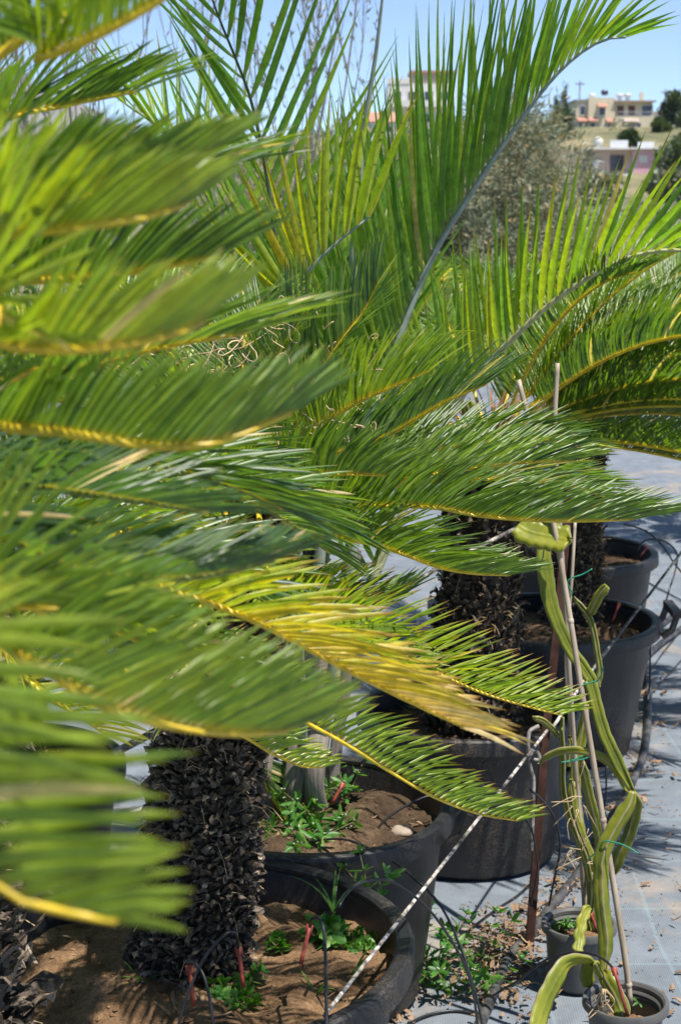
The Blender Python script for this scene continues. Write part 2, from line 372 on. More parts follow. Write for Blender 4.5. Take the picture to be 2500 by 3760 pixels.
def frond(plant, pts, rng, L=0.12, w=0.0065, spacing=0.0065, alpha=(62, 22), beta=(40, 40), up=None, start=0.22, r0=0.0048,
          mat='cycad_leaf', rmat='rachis', age=(0.25, 0.12), age_tip=0.0, bend_t=0.25, droop=0.12, single=0, prof=PROF_C, keel=0.28,
          lenprof=None, jitter=4.0, tip_len=0.45, label=None, sides=(1, -1), scruff=0.0, aexp=3.0, atip=None, twist=14.0):
    n = 60; curve = spline(pts, n); T = tangents(curve); tot = sum((b - a).length for a, b in zip(curve, curve[1:]))
    g = Geo(); tube(g, curve, lambda t: r0 * (1 - 0.55 * t - 0.25 * t ** 6) * (1.25 if t < 0.05 else 1.0), 7)
    fr = g.obj('frond', M[rmat], plant)
    if label: fr['label'] = label
    upv = Vector(up) if up is not None else Vector((0, 0, 1))
    nl = max(3, int(tot * (1 - start) / spacing)); gj = Geo(); cnt = 0
    for i in range(nl + 1):
        s = i / nl; q = (start + (1 - start) * s) * n; j = min(int(q), n - 1); fr_ = q - j
        p = curve[j].lerp(curve[j + 1], fr_); t = T[j].lerp(T[j + 1], fr_).normalized()
        u = (upv - t * upv.dot(t));
        if u.length < 0.05: u = Vector((0, -1, 0)) - t * t.dot(Vector((0, -1, 0)))
        u.normalize(); side = t.cross(u)
        lp = lenprof(s) if lenprof else (min(1.0, 0.55 + 2.2 * s) * (1 - (1 - tip_len) * max(0, (s - 0.55) / 0.45) ** 2))
        fa = s ** aexp
        if atip: k_ = min(1.0, (1 - s) * tot * (1 - start) / atip); fa = 1 - k_ ** 0.75; lp = tip_len + (1 - tip_len) * k_ ** 0.8
        for sd in sides:
            al = R(alpha[0] + (alpha[1] - alpha[0]) * fa + rng.gauss(0, jitter)); be = R(beta[0] + (beta[1] - beta[0]) * s + rng.gauss(0, jitter))
            if scruff and rng.random() < scruff: al += R(rng.uniform(-30, 30)); be += R(rng.uniform(-30, 30))
            d = (t * math.cos(al) + (side * (sd * math.cos(be)) + u * math.sin(be)) * math.sin(al)).normalized()
            wd = (t - d * t.dot(d)).normalized()
            tw = R(rng.gauss(0, twist)); nr = d.cross(wd); wd = (wd * math.cos(tw) + nr * math.sin(tw)).normalized()
            a_ = min(0.98, max(0.0, age[0] + age_tip * s ** 2 + rng.gauss(0, age[1])))
            if rng.random() < 0.012: a_ = 0.97
            bend = t * bend_t * rng.uniform(0.5, 1.4) - u * (droop * rng.uniform(0.3, 1.6))
            ll = L * lp * rng.uniform(0.9, 1.07)
            pb = p + (u * 0.4 + side * sd * 0.6) * (r0 * (1 - 0.72 * (q / n)) * 0.7)
            if cnt < single:
                gl = Geo(); leaflet(gl, pb, d, wd, ll, w * rng.uniform(0.9, 1.1) * (0.6 + 0.4 * lp), bend, a_, prof, keel); gl.obj('leaflet', M[mat], fr); cnt += 1
            else:
                leaflet(gj, pb, d, wd, ll, w * rng.uniform(0.9, 1.1) * (0.6 + 0.4 * lp), bend, a_, prof, keel)
    if gj.v: stuff(gj.obj('leaflets', M[mat], fr))
    return fr
def arch(base, az, elev, length, droop, n=7):
    """a free frond: leaves the crown at elevation elev and bends over"""
    p = Vector(base); out = [p.copy()]; e = R(elev); step = length / n
    for i in range(n):
        p = p + Vector((math.sin(az) * math.cos(e), math.cos(az) * math.cos(e), math.sin(e))) * step
        out.append(p.copy()); e -= R(droop) / n * (0.5 + i / n)
    return out

# ------------------------------------------------------------------ cycad trunk with its old leaf bases
def scale_mesh(name, rng, mat, L, W):
    """one dry leaf base: a thick stub, curled and torn at its end"""
    k = 4; v = []; f = []; uv = []
    curl = rng.uniform(0.1, 1.3); sk = rng.uniform(-0.5, 0.5); L *= rng.uniform(.6, 1.25); age = rng.random(); fold = rng.uniform(-.5, .7); thick = rng.uniform(.25, .6)
    for i in range(k + 1):
        t = i / k; a = 0.1 + curl * t
        x0 = Vector((sk * L * t * t, L * (0.45 * t + 0.5 * t * math.sin(a)), L * t * math.cos(a) * 0.9)); q = W * (1 - 0.25 * t - 0.25 * t * t) * 0.5
        j1, j2, j3 = (rng.uniform(-.28, .28) * L * t ** 3 for _ in range(3)); th = W * thick * (1 - .75 * t)
        v += [x0 + Vector((-q, -q * fold, j1)), x0 + Vector((0, th * .5, j2)), x0 + Vector((q, -q * fold, j3)), x0 + Vector((0, -th, j2 * .5))]; uv += [(age, t)] * 4
    for i in range(k):
        a = i * 4; b = a + 4
        f += [(a, a + 1, b + 1, b), (a + 1, a + 2, b + 2, b + 1), (a + 2, a + 3, b + 3, b + 2), (a + 3, a, b, b + 3)]
    e = k * 4; f += [(e, e + 1, e + 2, e + 3)]
    me = bpy.data.meshes.new(name); me.from_pydata([tuple(p) for p in v], [], f); me.materials.append(mat)
    ul = me.uv_layers.new(name='leaf'); idx = np.empty(len(me.loops), dtype=np.int32); me.loops.foreach_get('vertex_index', idx); ul.data.foreach_set('uv', np.asarray(uv, dtype=np.float32)[idx].ravel())
    return me
def cycad_trunk(plant, base, top, r, rng, mat='scale', L=0.042, W=0.030, step=0.021, singles=300, wob=0.06, tilt=(0, 25)):
    base = Vector(base); top = Vector(top); ax = (top - base); H = ax.length; ax.normalize()
    mid = base.lerp(top, 0.5)
    g = Geo(); cur = spline([base, mid, top], 24)
    tube(g, cur, lambda t: r * (0.98 - 0.10 * t + 0.05 * math.sin(t * 9)), 20)
    tr = g.obj('trunk', M['trunk_core'], plant, uv=False)
    meshes = [scale_mesh('leaf_base', rng, M[mat], L * rng.uniform(0.8, 1.2), W * rng.uniform(0.85, 1.15)) for _ in range(14)]
    cand = []; nz = int(H / step); ga = 2 * math.pi * r / (W * 0.82)
    for i in range(nz):
        z = (i + 0.5) * step
        m = int(ga)
        for k in range(m):
            th = 2 * math.pi * (k + 0.5 * (i % 2) + rng.uniform(-0.25, 0.25)) / m + i * 0.07
            zz = z + rng.uniform(-0.3, 0.3) * step; t = zz / H; q = t * 24; j = min(int(q), 23); c = cur[j].lerp(cur[j + 1], q - j)
            out = Vector((math.cos(th), math.sin(th), 0)); rr = r * (0.97 - 0.10 * t + 0.05 * math.sin(t * 9)) * (1 + rng.uniform(-wob, wob) * 0.6)
            p = c + out * rr
            rot = Matrix.Rotation(th - math.pi / 2, 4, 'Z') @ Matrix.Rotation(R(rng.uniform(*tilt) - 8), 4, 'X') @ Matrix.Rotation(R(rng.gauss(0, 28)), 4, 'Y') @ Matrix.Rotation(R(rng.gauss(0, 26)), 4, 'Z')
            s = rng.uniform(0.6, 1.35)
            cand.append(((p - CAM).length + 0.25 * (out.dot((CAM - p).normalized()) < 0.05), p, rot, s, rng.choice(meshes)))
    cand.sort(key=lambda c: c[0]); rest = Geo(); off = world_loc(tr)
    for i, (dd, p, rot, s, me) in enumerate(cand):
        if i < singles:
            o = bpy.data.objects.new('leaf_base', me); COL.objects.link(o); o.parent = tr; o.matrix_local = Matrix.Translation(p - off) @ rot @ Matrix.Scale(s, 4)
        else:
            mt = Matrix.Translation(p) @ rot @ Matrix.Scale(s, 4)
            ag = rng.random(); rest.add([mt @ v.co for v in me.vertices], [tuple(q.vertices) for q in me.polygons], [(ag, (i_ // 4) / 4) for i_ in range(len(me.vertices))])
    if rest.v: stuff(rest.obj('leaf_bases', M[mat], tr, uv=True, smooth=False))
    gf = Geo()                                              # loose fibres
    for i in range(int(260 * H / .8)):
        th = rng.uniform(0, 6.28); t = rng.random(); q = t * 24; j = min(int(q), 23); c = cur[j].lerp(cur[j + 1], q - j); out = Vector((math.cos(th), math.sin(th), 0)); p = c + out * (r * 1.02)
        d = (out * rng.uniform(.2, 1) + Vector((rng.gauss(0, .4), rng.gauss(0, .4), rng.gauss(.3, .5)))).normalized(); l = rng.uniform(.015, .05)
        tube(gf, [p, p + d * l * .6, p + d * l + Vector((0, 0, -l * .3))], .0006, 3, cap=False)
    stuff(gf.obj('fibres', M['straw'], tr))
    return tr
def crown_fuzz(plant, c, rng, n=60, r=0.09, h=0.12):
    """dry curled remains and brown felt in the heart of the crown"""
    g = Geo()
    for i in range(n):
        th = rng.uniform(0, 6.28); p = Vector(c) + Vector((math.cos(th), math.sin(th), 0)) * rng.uniform(0, r) + Vector((0, 0, rng.uniform(-0.03, h)))
        L = rng.uniform(0.03, 0.11); d = Vector((math.cos(th) + rng.gauss(0, .4), math.sin(th) + rng.gauss(0, .4), rng.uniform(-0.2, 1.2))).normalized(); s_ = d.cross(Vector((0, 0, 1))).normalized() if abs(d.z) < .95 else Vector((1, 0, 0))
        k = rng.uniform(1.5, 6); u = d.cross(s_)
        cv = [p + d * (L * t * math.cos(k * t * .5)) + u * (L * .6 * t * math.sin(k * t)) + s_ * (L * .4 * t * math.cos(k * t)) for t in [q / 10 for q in range(11)]]
        tube(g, cv, lambda t: 0.0016 * (1 - 0.6 * t), 4)
    return stuff(g.obj('dry_curls', M['straw'], plant))
def fibre_heart(plant, c, rng, r=0.085, h=0.10, n=420):
    g = Geo()
    for i in range(n):
        th = rng.uniform(0, 6.28); q = rng.uniform(0.2, 1); p = Vector(c) + Vector((math.cos(th) * r * q, math.sin(th) * r * q, rng.uniform(-0.05, h * (1.1 - q))))
        d = Vector((math.cos(th) * q + rng.gauss(0, .3), math.sin(th) * q + rng.gauss(0, .3), 1.0)).normalized(); wd = d.cross(Vector((rng.gauss(0, 1), rng.gauss(0, 1), 0.1))).normalized()
        leaflet(g, p, d, wd, rng.uniform(0.03, 0.075), 0.006, Vector((math.cos(th), math.sin(th), 0)) * 0.3, 0.9)
    return stuff(g.obj('felted_heart', M['fibre'], plant))

# ------------------------------------------------------------------ pots
def pot(label, c, r, h, rb, rim=0.022, lip=0.05, soil_z=None, soil='soil', mat='pot', handles=(), rng=None, tilt=None, group=None, seg=72, ribs=False, name='plant_pot', cat='plant pot'):
    rng = rng or random.Random(5); cx, cy = c; t = thing(name, label, cat, (cx, cy, 0), group)
    th = max(0.003, r * 0.014); ph = rng.uniform(0, 6)
    wob = lambda a, z: 0.012 * (z / h) ** 2 * math.sin(2 * a + ph) + 0.006 * (z / h) * math.sin(5 * a)
    g = Geo(); zl = h - lip
    pr = [(rb * 0.2, 0.004), (rb - 0.012, 0.004), (rb, 0.016), (rb + (r - rb) * 0.5, h * 0.5), (r - 0.004, zl + 0.01), (r, h - 0.012)]
    inn = [(r - th * 2, h - 0.012), (r - th * 2 - 0.004, zl)]
    if ribs:
        for k in range(3): z = zl - 0.004 - k * 0.008; inn += [(r - th * 2 - 0.007, z), (r - th * 2 - 0.003, z - 0.004)]
    zb = (soil_z if soil_z is not None else h * 0.8) - 0.05
    inn += [(rb + (r - rb) * (zb / h) - th * 2, zb)]
    lathe(g, pr + inn, cx, cy, seg, wob=wob)
    g.obj('wall', M[mat], t, uv=False, smooth='crisp')
    g = Geo(); R_ = r; k = rim
    lathe(g, [(R_ - th * 2 - 0.001, h - 0.010), (R_ - th * 2 - 0.001, h - 0.002), (R_ - th, h + 0.003), (R_ + k * 0.6, h + 0.003), (R_ + k * 0.9, h - 0.001), (R_ + k, h - 0.007), (R_ + k * 1.06, h - lip * 0.93), (R_ + k * 1.04, h - lip), (R_ + 0.001, h - lip)], cx, cy, seg, wob=wob)
    g.obj('rim', M[mat], t, uv=False, smooth='crisp')
    if soil_z is not None:
        g = Geo(); rs = rb + (r - rb) * (soil_z / h) - th; nr = 22; ns = 72; v = [(cx, cy, soil_z + 0.02)]; f = []
        for i in range(1, nr + 1):
            for k in range(ns):
                a = 2 * math.pi * k / ns; q = rs * i / nr * (1 + wob(a, soil_z)); x, y = cx + q * math.cos(a), cy + q * math.sin(a)
                z = soil_z + 0.024 * mnoise.fractal(Vector((x * 9, y * 9, ph)), 1.0, 2.0, 5) * (r / 0.3) + 0.02 * (1 - (i / nr) ** 2) * (r / 0.3)
                v.append((x, y, z))
        for k in range(ns): f.append((0, 1 + k, 1 + (k + 1) % ns))
        for i in range(nr - 1):
            for k in range(ns):
                a = 1 + i * ns; b = a + ns; k2 = (k + 1) % ns; f.append((a + k, b + k, b + k2, a + k2))
        g.add(v, f); so = g.obj('soil', M[soil], t, uv=False)
        gp = Geo()
        for i in range(int(420 * (rs / 0.35) ** 1.5)):
            a = rng.uniform(0, 6.28); q = rs * math.sqrt(rng.random()) * 0.97; x, y = cx + q * math.cos(a), cy + q * math.sin(a)
            z = soil_z + 0.024 * mnoise.fractal(Vector((x * 9, y * 9, ph)), 1.0, 2.0, 5) * (r / 0.3) + 0.02 * (1 - (q / rs) ** 2) * (r / 0.3)
            pebble(gp, (x, y, z), rng.uniform(0.002, 0.007) * (2.0 if rng.random() < .05 else 1), rng)
        stuff(gp.obj('crumbs', M[soil], so, uv=False, smooth=False)); gp = Geo()
        for i in range(int(150 * (rs / 0.35) ** 1.5)):
            a = rng.uniform(0, 6.28); q = rs * math.sqrt(rng.random()) * 0.95; x, y = cx + q * math.cos(a), cy + q * math.sin(a)
            z = soil_z + 0.024 * mnoise.fractal(Vector((x * 9, y * 9, ph)), 1.0, 2.0, 5) * (r / 0.3) + 0.02 * (1 - (q / rs) ** 2) * (r / 0.3)
            b_ = rng.uniform(0, 6.28); d = Vector((math.cos(b_), math.sin(b_), rng.gauss(.05, .15))).normalized(); wd = d.cross(Vector((rng.gauss(0, .4), rng.gauss(0, .4), 1))).normalized(); q = rng.random()
            leaflet(gp, Vector((x, y, z + .003)), d, wd, (.006 + .05 * q ** 3), .0015 + .006 * rng.random() ** 2, Vector((rng.gauss(0, .3), rng.gauss(0, .3), rng.uniform(0, .25))), .9, PROF_W, rng.uniform(-.4, .5))
        stuff(gp.obj('dry_bits', M['chip'], so, uv=False, smooth=False))
    for a in handles:
        g = Geo(); w_ = 0.075; ca, sa = math.cos(a), math.sin(a); o = Vector((ca, sa, 0)); tn = Vector((-sa, ca, 0)); b0 = Vector((cx, cy, 0)) + o * (r + rim - 0.004)
        for s_ in (-1, 1):
            p = b0 + tn * (w_ * s_)
            gbar(g, [p + Vector((0, 0, h - lip - 0.006)), p + o * 0.03 + Vector((0, 0, h - 0.02)), p + o * 0.045 + Vector((0, 0, h + 0.028))], 0.013, 0.007, tn)
        gbar(g, [b0 + o * 0.045 + tn * (w_ * 1.05) + Vector((0, 0, h + 0.028)), b0 + o * 0.045 - tn * (w_ * 1.05) + Vector((0, 0, h + 0.028))], 0.014, 0.010, o)
        g.obj('handle', M[mat], t, uv=False, smooth=False)
    return t
def gbar(g, pts, w_, th, wdir):
    """flat bar along pts, width w_ along wdir (half sizes)"""
    v = []; f = []; P = [Vector(p) for p in pts]; T = tangents(P)
    for p, t in zip(P, T):
        wv = (wdir - t * wdir.dot(t)).normalized(); nv = t.cross(wv)
        v += [p + wv * w_ + nv * th, p - wv * w_ + nv * th, p - wv * w_ - nv * th, p + wv * w_ - nv * th]
    for i in range(len(P) - 1):
        for k in range(4): f.append((i * 4 + k, i * 4 + (k + 1) % 4, i * 4 + 4 + (k + 1) % 4, i * 4 + 4 + k))
    n = (len(P) - 1) * 4; f += [(3, 2, 1, 0), (n, n + 1, n + 2, n + 3)]; g.add(v, f)
def pebble(g, c, r, rng):
    c = Vector(c); ax = [Vector((rng.uniform(.7, 1.3), rng.uniform(-.3, .3), rng.uniform(-.3, .3))), Vector((rng.uniform(-.3, .3), rng.uniform(.7, 1.3), rng.uniform(-.2, .2))), Vector((0, 0, rng.uniform(.5, .9)))]
    v = [c + ax[0] * r, c - ax[0] * r, c + ax[1] * r, c - ax[1] * r, c + ax[2] * r, c - ax[2] * r]
    g.add(v, [(0, 2, 4), (2, 1, 4), (1, 3, 4), (3, 0, 4), (2, 0, 5), (1, 2, 5), (3, 1, 5), (0, 3, 5)])

# ------------------------------------------------------------------ climbing cactus
def cactus_stem(parent, pts, w, rng, rib=0.45, twist0=0.0, twist=0.3, n=44, lob=0.034, amp=0.035, taper0=0.5, taper1=0.4, face=None, wfun=None):
    """three-winged stem; two wings spread across the view, one stands towards it"""
    cur = spline(pts, n); T = tangents(cur); tot = sum((b - a).length for a, b in zip(cur, cur[1:])); g = Geo(); v = []; f = []; uv = []
    fv = Vector(face) if face is not None else Vector((0, -1, 0.15)); ph = rng.uniform(0, 6)
    m = 12
    for i, p in enumerate(cur):
        t = i / n; u = fv - T[i] * fv.dot(T[i]); u.normalize(); s_ = T[i].cross(u); a = twist0 + twist * t
        s2 = s_ * math.cos(a) + u * math.sin(a); u2 = -s_ * math.sin(a) + u * math.cos(a)
        q = min(1, taper0 + t * 9 * (1 - taper0)) * min(1, taper1 + (1 - t) * 9 * (1 - taper1)) * (wfun(t) if wfun else 1.0)
        arc = t * tot / lob * 2 * math.pi
        ring = []
        wings = [(s2, 1.0, 0.0), (u2, rib, 2.0), (-s2, 1.0, 4.0)]
        core = 0.13
        for wi, (wv, wl, o) in enumerate(wings):
            e = 0.5 * w * q * wl * (1 - amp * abs(math.sin((arc + o + ph) * 0.5)) ** 3 * 2)
            nx = wings[(wi + 1) % 3][0]; pv = wings[wi - 1][0]
            tip = 0.0035 + 0.02 * w
            nn = -T[i].cross(wv)
            ring += [(p + wv * (e * 0.55) - nn * (tip * 1.0 + 0.028 * w), 0.55), (p + wv * e - nn * (tip * 0.35), 0.96 if wl > .3 else .6), (p + wv * (e * 1.02) + nn * (tip * 0.35), 0.98 if wl > .3 else .6), (p + wv * (e * 0.55) + nn * (tip * 1.0 + 0.028 * w), 0.55)]
        # order the ring around the axis
        v += [r_[0] for r_ in ring]; uv += [(r_[1], t) for r_ in ring]
    # wings' cross order: s2(-n.. +n), u2, -s2  with n = T x wing, so going s2 -> u2 -> -s2 is consistent
    for i in range(n):
        for k in range(m): f.append((i * m + k, i * m + (k + 1) % m, (i + 1) * m + (k + 1) % m, (i + 1) * m + k))
    f += [tuple(range(m))[::-1], tuple(n * m + k for k in range(m))]
    g.add(v, f, uv); o = g.obj('stem', M['cactus'], parent)
    gs = Geo()                                              # spine clusters sit in the notches of the margins
    return o

# ------------------------------------------------------------------ small green weeds
def weed(name, label, pts_list, rng, leafL=0.03, leafW=0.011, step=0.022, whorl=3, cat='weed', group=None, flower=True, sr=0.0011, side=True, ground=False):
    base = pts_list[0][0]; t = thing(name, label, cat, base, group)
    for pts in pts_list:
        tot = sum((Vector(b) - Vector(a)).length for a, b in zip(pts, pts[1:])); n = max(3, int(tot / step)); cur = spline(pts, n); T = tangents(cur)
        g = Geo(); tube(g, cur, lambda q: sr * (1.2 - 0.6 * q), 5); st = g.obj('stem', M['stem'], t)
        gl = Geo(); gf = Geo()
        for i in range(1, n + 1):
            k0 = rng.uniform(0, 6.28); last = i == n; wn_ = whorl + (3 if last else 0)
            up = T[i]; s_ = up.cross(Vector((0, 1, 0.3))).normalized(); q_ = up.cross(s_)
            for k in range(wn_):
                th = k0 + 6.283 * k / wn_ + rng.gauss(0, .25); o = s_ * math.cos(th) + q_ * math.sin(th); o.z += 0.15
                d = (o + up * rng.uniform(0.1, 0.7 if not last else 0.9)).normalized(); wd = d.cross(up); wd = wd.normalized() if wd.length > .05 else s_
                if wd.cross(d).z < 0: wd = -wd
                leaflet(gl, cur[i], d, wd, leafL * rng.uniform(0.6, 1.15), leafW * rng.uniform(.8, 1.15), Vector((0, 0, -0.18)), min(1, max(0, rng.gauss(.45, .22))), PROF_W, 0.18)
            if flower and (last or rng.random() < .35):
                for k in range(4): pebble(gf, cur[i] + Vector((rng.gauss(0, .003), rng.gauss(0, .003), .005 + rng.uniform(0, .004))), rng.uniform(.0012, .0024), rng)
        stuff(gl.obj('leaves', M['weed_leaf'], st))
        if gf.v: stuff(gf.obj('flower_heads', M['flower'], st, uv=False))
    return t
def hose(name, label, cat, pts, r, mat='tube', n=48, sides=7, group=None):
    g = Geo(); tube(g, spline(pts, n), r, sides); o = g.obj(name, M[mat]); recentre(o); return tag(o, label, cat, group)
# ================================================================== THE SETTING
rng = random.Random(11)
def smooth(a, b, x): t = max(0.0, min(1.0, (x - a) / (b - a))); return t * t * (3 - 2 * t)
# ground to the horizon
g = Geo(); g.add([(-6000, -200, -0.02), (6000, -200, -0.02), (6000, 6200, -0.02), (-6000, 6200, -0.02)], [(0, 1, 2, 3)])
o = structure(g.obj('ground', M['terrain'], uv=False, smooth=False))
# woven mat under the pots, slightly rumpled
g = Geo(); nx, ny = 150, 260; X0, X1, Y0, Y1 = -3.0, 4.5, -0.6, 16.0; v = []; f = []
for j in range(ny + 1):
    for i in range(nx + 1):
        x = X0 + (X1 - X0) * i / nx; y = Y0 + (Y1 - Y0) * j / ny
        z = 0.010 * mnoise.fractal(Vector((x * 1.3, y * 1.3, 3.0)), 1.0, 2.0, 3) + 0.004 * mnoise.noise(Vector((x * 7, y * 3, 1)))
        v.append((x, y, z))
for j in range(ny):
    for i in range(nx): a = j * (nx + 1) + i; f.append((a, a + 1, a + nx + 2, a + nx + 1))
g.add(v, f); structure(g.obj('weed_mat', M['mat'], uv=False))
# far hillside
def hill_z(x, y):
    r = smooth(150, 290, y) * 14.6 + smooth(300, 420, y) * 4.0
    r *= 0.22 + 0.78 * smooth(-45, 15, x * 275 / max(y, 80))
    r += 1.2 * mnoise.fractal(Vector((x * 0.012, y * 0.012, 7)), 1.0, 2.0, 4) * smooth(70, 200, y)
    t = (y - 150) / 17.0; r += 0.35 * (math.floor(t) + smooth(0.75, 1.0, t - math.floor(t)) - t) * smooth(140, 200, y) * 1.5   # terraces
    return r - 0.1 - 6 * smooth(520, 900, y)
g = Geo(); v = []; f = []; xs = [-260 + 520 * i / 110 for i in range(111)]; ys = [60 + 640 * (j / 130) ** 1.25 for j in range(131)]
for y in ys:
    for x in xs: v.append((x, y, hill_z(x, y)))
for j in range(130):
    for i in range(110): a = j * 111 + i; f.append((a, a + 1, a + 112, a + 111))
g.add(v, f); structure(g.obj('hillside', M['terrain'], uv=False))
# mountain ridge far off to the left
g = Geo(); v = []; f = []; nx, ny = 90, 16
for j in range(ny + 1):
    for i in range(nx + 1):
        x = -2600 + 3600 * i / nx; y = 4300 + 1500 * j / ny
        ridge = 330 * (1 - smooth(-1050, -250, x)) + 60; ridge *= 1 - abs(j / ny - 0.55) ** 1.3 * 1.7
        z = max(-5, ridge + 110 * mnoise.fractal(Vector((x * 0.0022, y * 0.0022, 2)), 1.0, 2.0, 6) * (1 - abs(j / ny - 0.5) * 1.5)); v.append((x, y, z - 6))
for j in range(ny):
    for i in range(nx): a = j * (nx + 1) + i; f.append((a, a + 1, a + nx + 2, a + nx + 1))
g.add(v, f); structure(g.obj('mountain_ridge', M['mountain'], uv=False))

# ------------------------------------------------------------------ far houses
def boxpart(name, mat, parent, lo, hi):
    g = Geo(); g.box(lo, hi); return g.obj(name, M[mat], parent, uv=False, smooth=False)
def house_at(name, label, xs0, ys0, dist):
    p = S(xs0, ys0, dist); t = thing(name, label, 'house', p); return t, p
def window(parent, p, x, z, w_, h_, y=0.0, mat='window', frame='white'):
    """frame ring standing proud of the wall, pane set in behind it"""
    X, Y, Z = p.x + x, p.y + y, p.z + z; fr = 0.09; g = Geo()
    g.box((X, Y - 0.10, Z), (X + fr, Y - 0.004, Z + h_)); g.box((X + w_ - fr, Y - 0.10, Z), (X + w_, Y - 0.004, Z + h_))
    g.box((X + fr, Y - 0.10, Z), (X + w_ - fr, Y - 0.004, Z + fr)); g.box((X + fr, Y - 0.10, Z + h_ - fr), (X + w_ - fr, Y - 0.004, Z + h_))
    o = g.obj('window', M[frame], parent, uv=False, smooth=False)
    boxpart('pane', mat, o, (X + fr, Y - 0.05, Z + fr), (X + w_ - fr, Y - 0.006, Z + h_ - fr))
def awning(parent, p, x, z, w_, d=1.1, mat='terracotta', y=0.0):
    X, Y, Z = p.x + x, p.y + y, p.z + z; g = Geo()
    g.add([(X, Y - 0.004, Z + 0.55), (X + w_, Y - 0.004, Z + 0.55), (X + w_, Y - d, Z), (X, Y - d, Z), (X, Y - 0.004, Z + 0.40), (X + w_, Y - 0.004, Z + 0.40), (X + w_, Y - d, Z - 0.12), (X, Y - d, Z - 0.12)],
          [(0, 3, 2, 1), (4, 5, 6, 7), (3, 7, 6, 2), (0, 4, 7, 3), (1, 2, 6, 5), (0, 1, 5, 4)])
    g.obj('awning', M[mat], parent, uv=False, smooth=False)
# scale: one metre at 275 m is about 21.8 source pixels
t, p = house_at('far_house', 'cream two-storey house with red awnings, highest on the far hillside', 2112, 470, 272)
boxpart('wall', 'cream', t, (p.x, p.y, p.z - 2), (p.x + 4.6, p.y + 9, p.z + 4.3))
boxpart('wall', 'cream', t, (p.x + 1.9, p.y - 0.6, p.z - 2), (p.x + 6.2, p.y + 8.4, p.z + 4.75))
boxpart('wall', 'cream', t, (p.x + 6.203, p.y + 0.5, p.z - 2), (p.x + 12.4, p.y + 9, p.z + 4.1))
boxpart('wall', 'cream', t, (p.x + 6.206, p.y - 1.2, p.z - 2), (p.x + 12.6, p.y + 0.497, p.z + 1.75))       # lower storey, balcony on top
boxpart('roof', 'concrete', t, (p.x - 0.25, p.y - 0.3, p.z + 4.303), (p.x + 1.897, p.y + 9.2, p.z + 4.5))
boxpart('roof', 'taupe', t, (p.x + 6.0, p.y - 1.0, p.z + 4.103), (p.x + 12.8, p.y + 9.2, p.z + 4.32))
boxpart('annex', 'concrete', t, (p.x + 12.603, p.y + 1, p.z - 1), (p.x + 16.2, p.y + 8, p.z + 2.7))
window(t, p, 0.55, 2.0, 0.95, 1.5); window(t, p, 3.6, 1.9, 1.1, 1.35, -0.6)
for x, w_, m_ in ((6.6, 1.3, 'shutter'), (8.4, 1.3, 'shutter'), (10.6, 1.9, 'window')): window(t, p, x, 1.9, w_, 1.75, 0.5, m_)
for x, w_, y in ((0.45, 1.3, 0), (2.2, 0.9, -0.6), (5.0, 0.75, -0.6), (9.6, 0.8, -1.2)): window(t, p, x, -0.3, w_, 1.15, y)
awning(t, p, 0.2, 1.1, 1.68); awning(t, p, 1.9, 1.1, 1.5, y=-0.6); awning(t, p, 3.3, 3.3, 1.6, y=-0.6); awning(t, p, 4.8, 0.95, 1.2, y=-0.6); awning(t, p, 7.5, 0.95, 2.4, y=-1.2, mat='taupe')
boxpart('chimney', 'cream', t, (p.x + 11.0, p.y + 4, p.z + 4.323), (p.x + 11.55, p.y + 4.6, p.z + 5.9))
for x in (2.4, 6.9, 8.2):                                           # solar water heaters on the roof
    g = Geo(); tube(g, [Vector((p.x + x, p.y + 3, p.z + 5.35)), Vector((p.x + x + 1.1, p.y + 3, p.z + 5.35))], 0.28, 12); hh = g.obj('water_heater', M['steel'], t, uv=False)
    boxpart('stand', 'steel', hh, (p.x + x + 0.2, p.y + 2.95, p.z + 4.2), (p.x + x + 0.9, p.y + 3.05, p.z + 5.1))
g = Geo(); prof = [(0.0, 5.3), (0.5, 5.35), (0.62, 5.75), (0.5, 6.15), (0.0, 6.25)]; lathe(g, [(r_, p.z + z_) for r_, z_ in prof], p.x + 5.0, p.y + 3, 16); g.obj('water_tank', M['window'], t, uv=False)
g = Geo()
for x in range(14): g.box((p.x + 6.5 + x * 0.44, p.y - 1.18, p.z + 1.753), (p.x + 6.55 + x * 0.44, p.y - 1.13, p.z + 2.5))
g.box((p.x + 6.4, p.y - 1.2, p.z + 2.503), (p.x + 12.5, p.y - 1.12, p.z + 2.56)); g.obj('balcony_rail', M['steel'], t, uv=False, smooth=False)

t, p = house_at('far_house', 'low pink and taupe house with satellite dishes below the cream house', 2180, 632, 205)
boxpart('wall', 'taupe', t, (p.x, p.y, p.z - 3), (p.x + 4.6, p.y + 8, p.z + 2.7))
boxpart('wall', 'pink', t, (p.x + 4.603, p.y - 0.5, p.z - 3), (p.x + 7.1, p.y + 8, p.z + 2.6))
boxpart('wall', 'cream', t, (p.x + 7.103, p.y, p.z - 3), (p.x + 8.6, p.y + 8, p.z + 2.4))
boxpart('roof', 'white', t, (p.x - 0.3, p.y - 1.1, p.z + 2.703), (p.x + 8.9, p.y + 8.3, p.z + 2.95))
boxpart('terrace', 'white', t, (p.x - 0.8, p.y - 2.6, p.z - 4), (p.x + 4.2, p.y - 0.003, p.z - 0.2))
boxpart('retaining_wall', 'taupe', t, (p.x - 6.0, p.y + 4, p.z - 3), (p.x - 0.003, p.y + 5, p.z + 2.9))
window(t, p, 1.9, 0.15, 1.7, 1.9, 0, 'window', 'shutter'); window(t, p, 5.4, 1.1, 1.0, 0.9, -0.5, 'white'); window(t, p, 7.4, 0.2, 0.8, 1.9, 0, 'shutter', 'shutter')
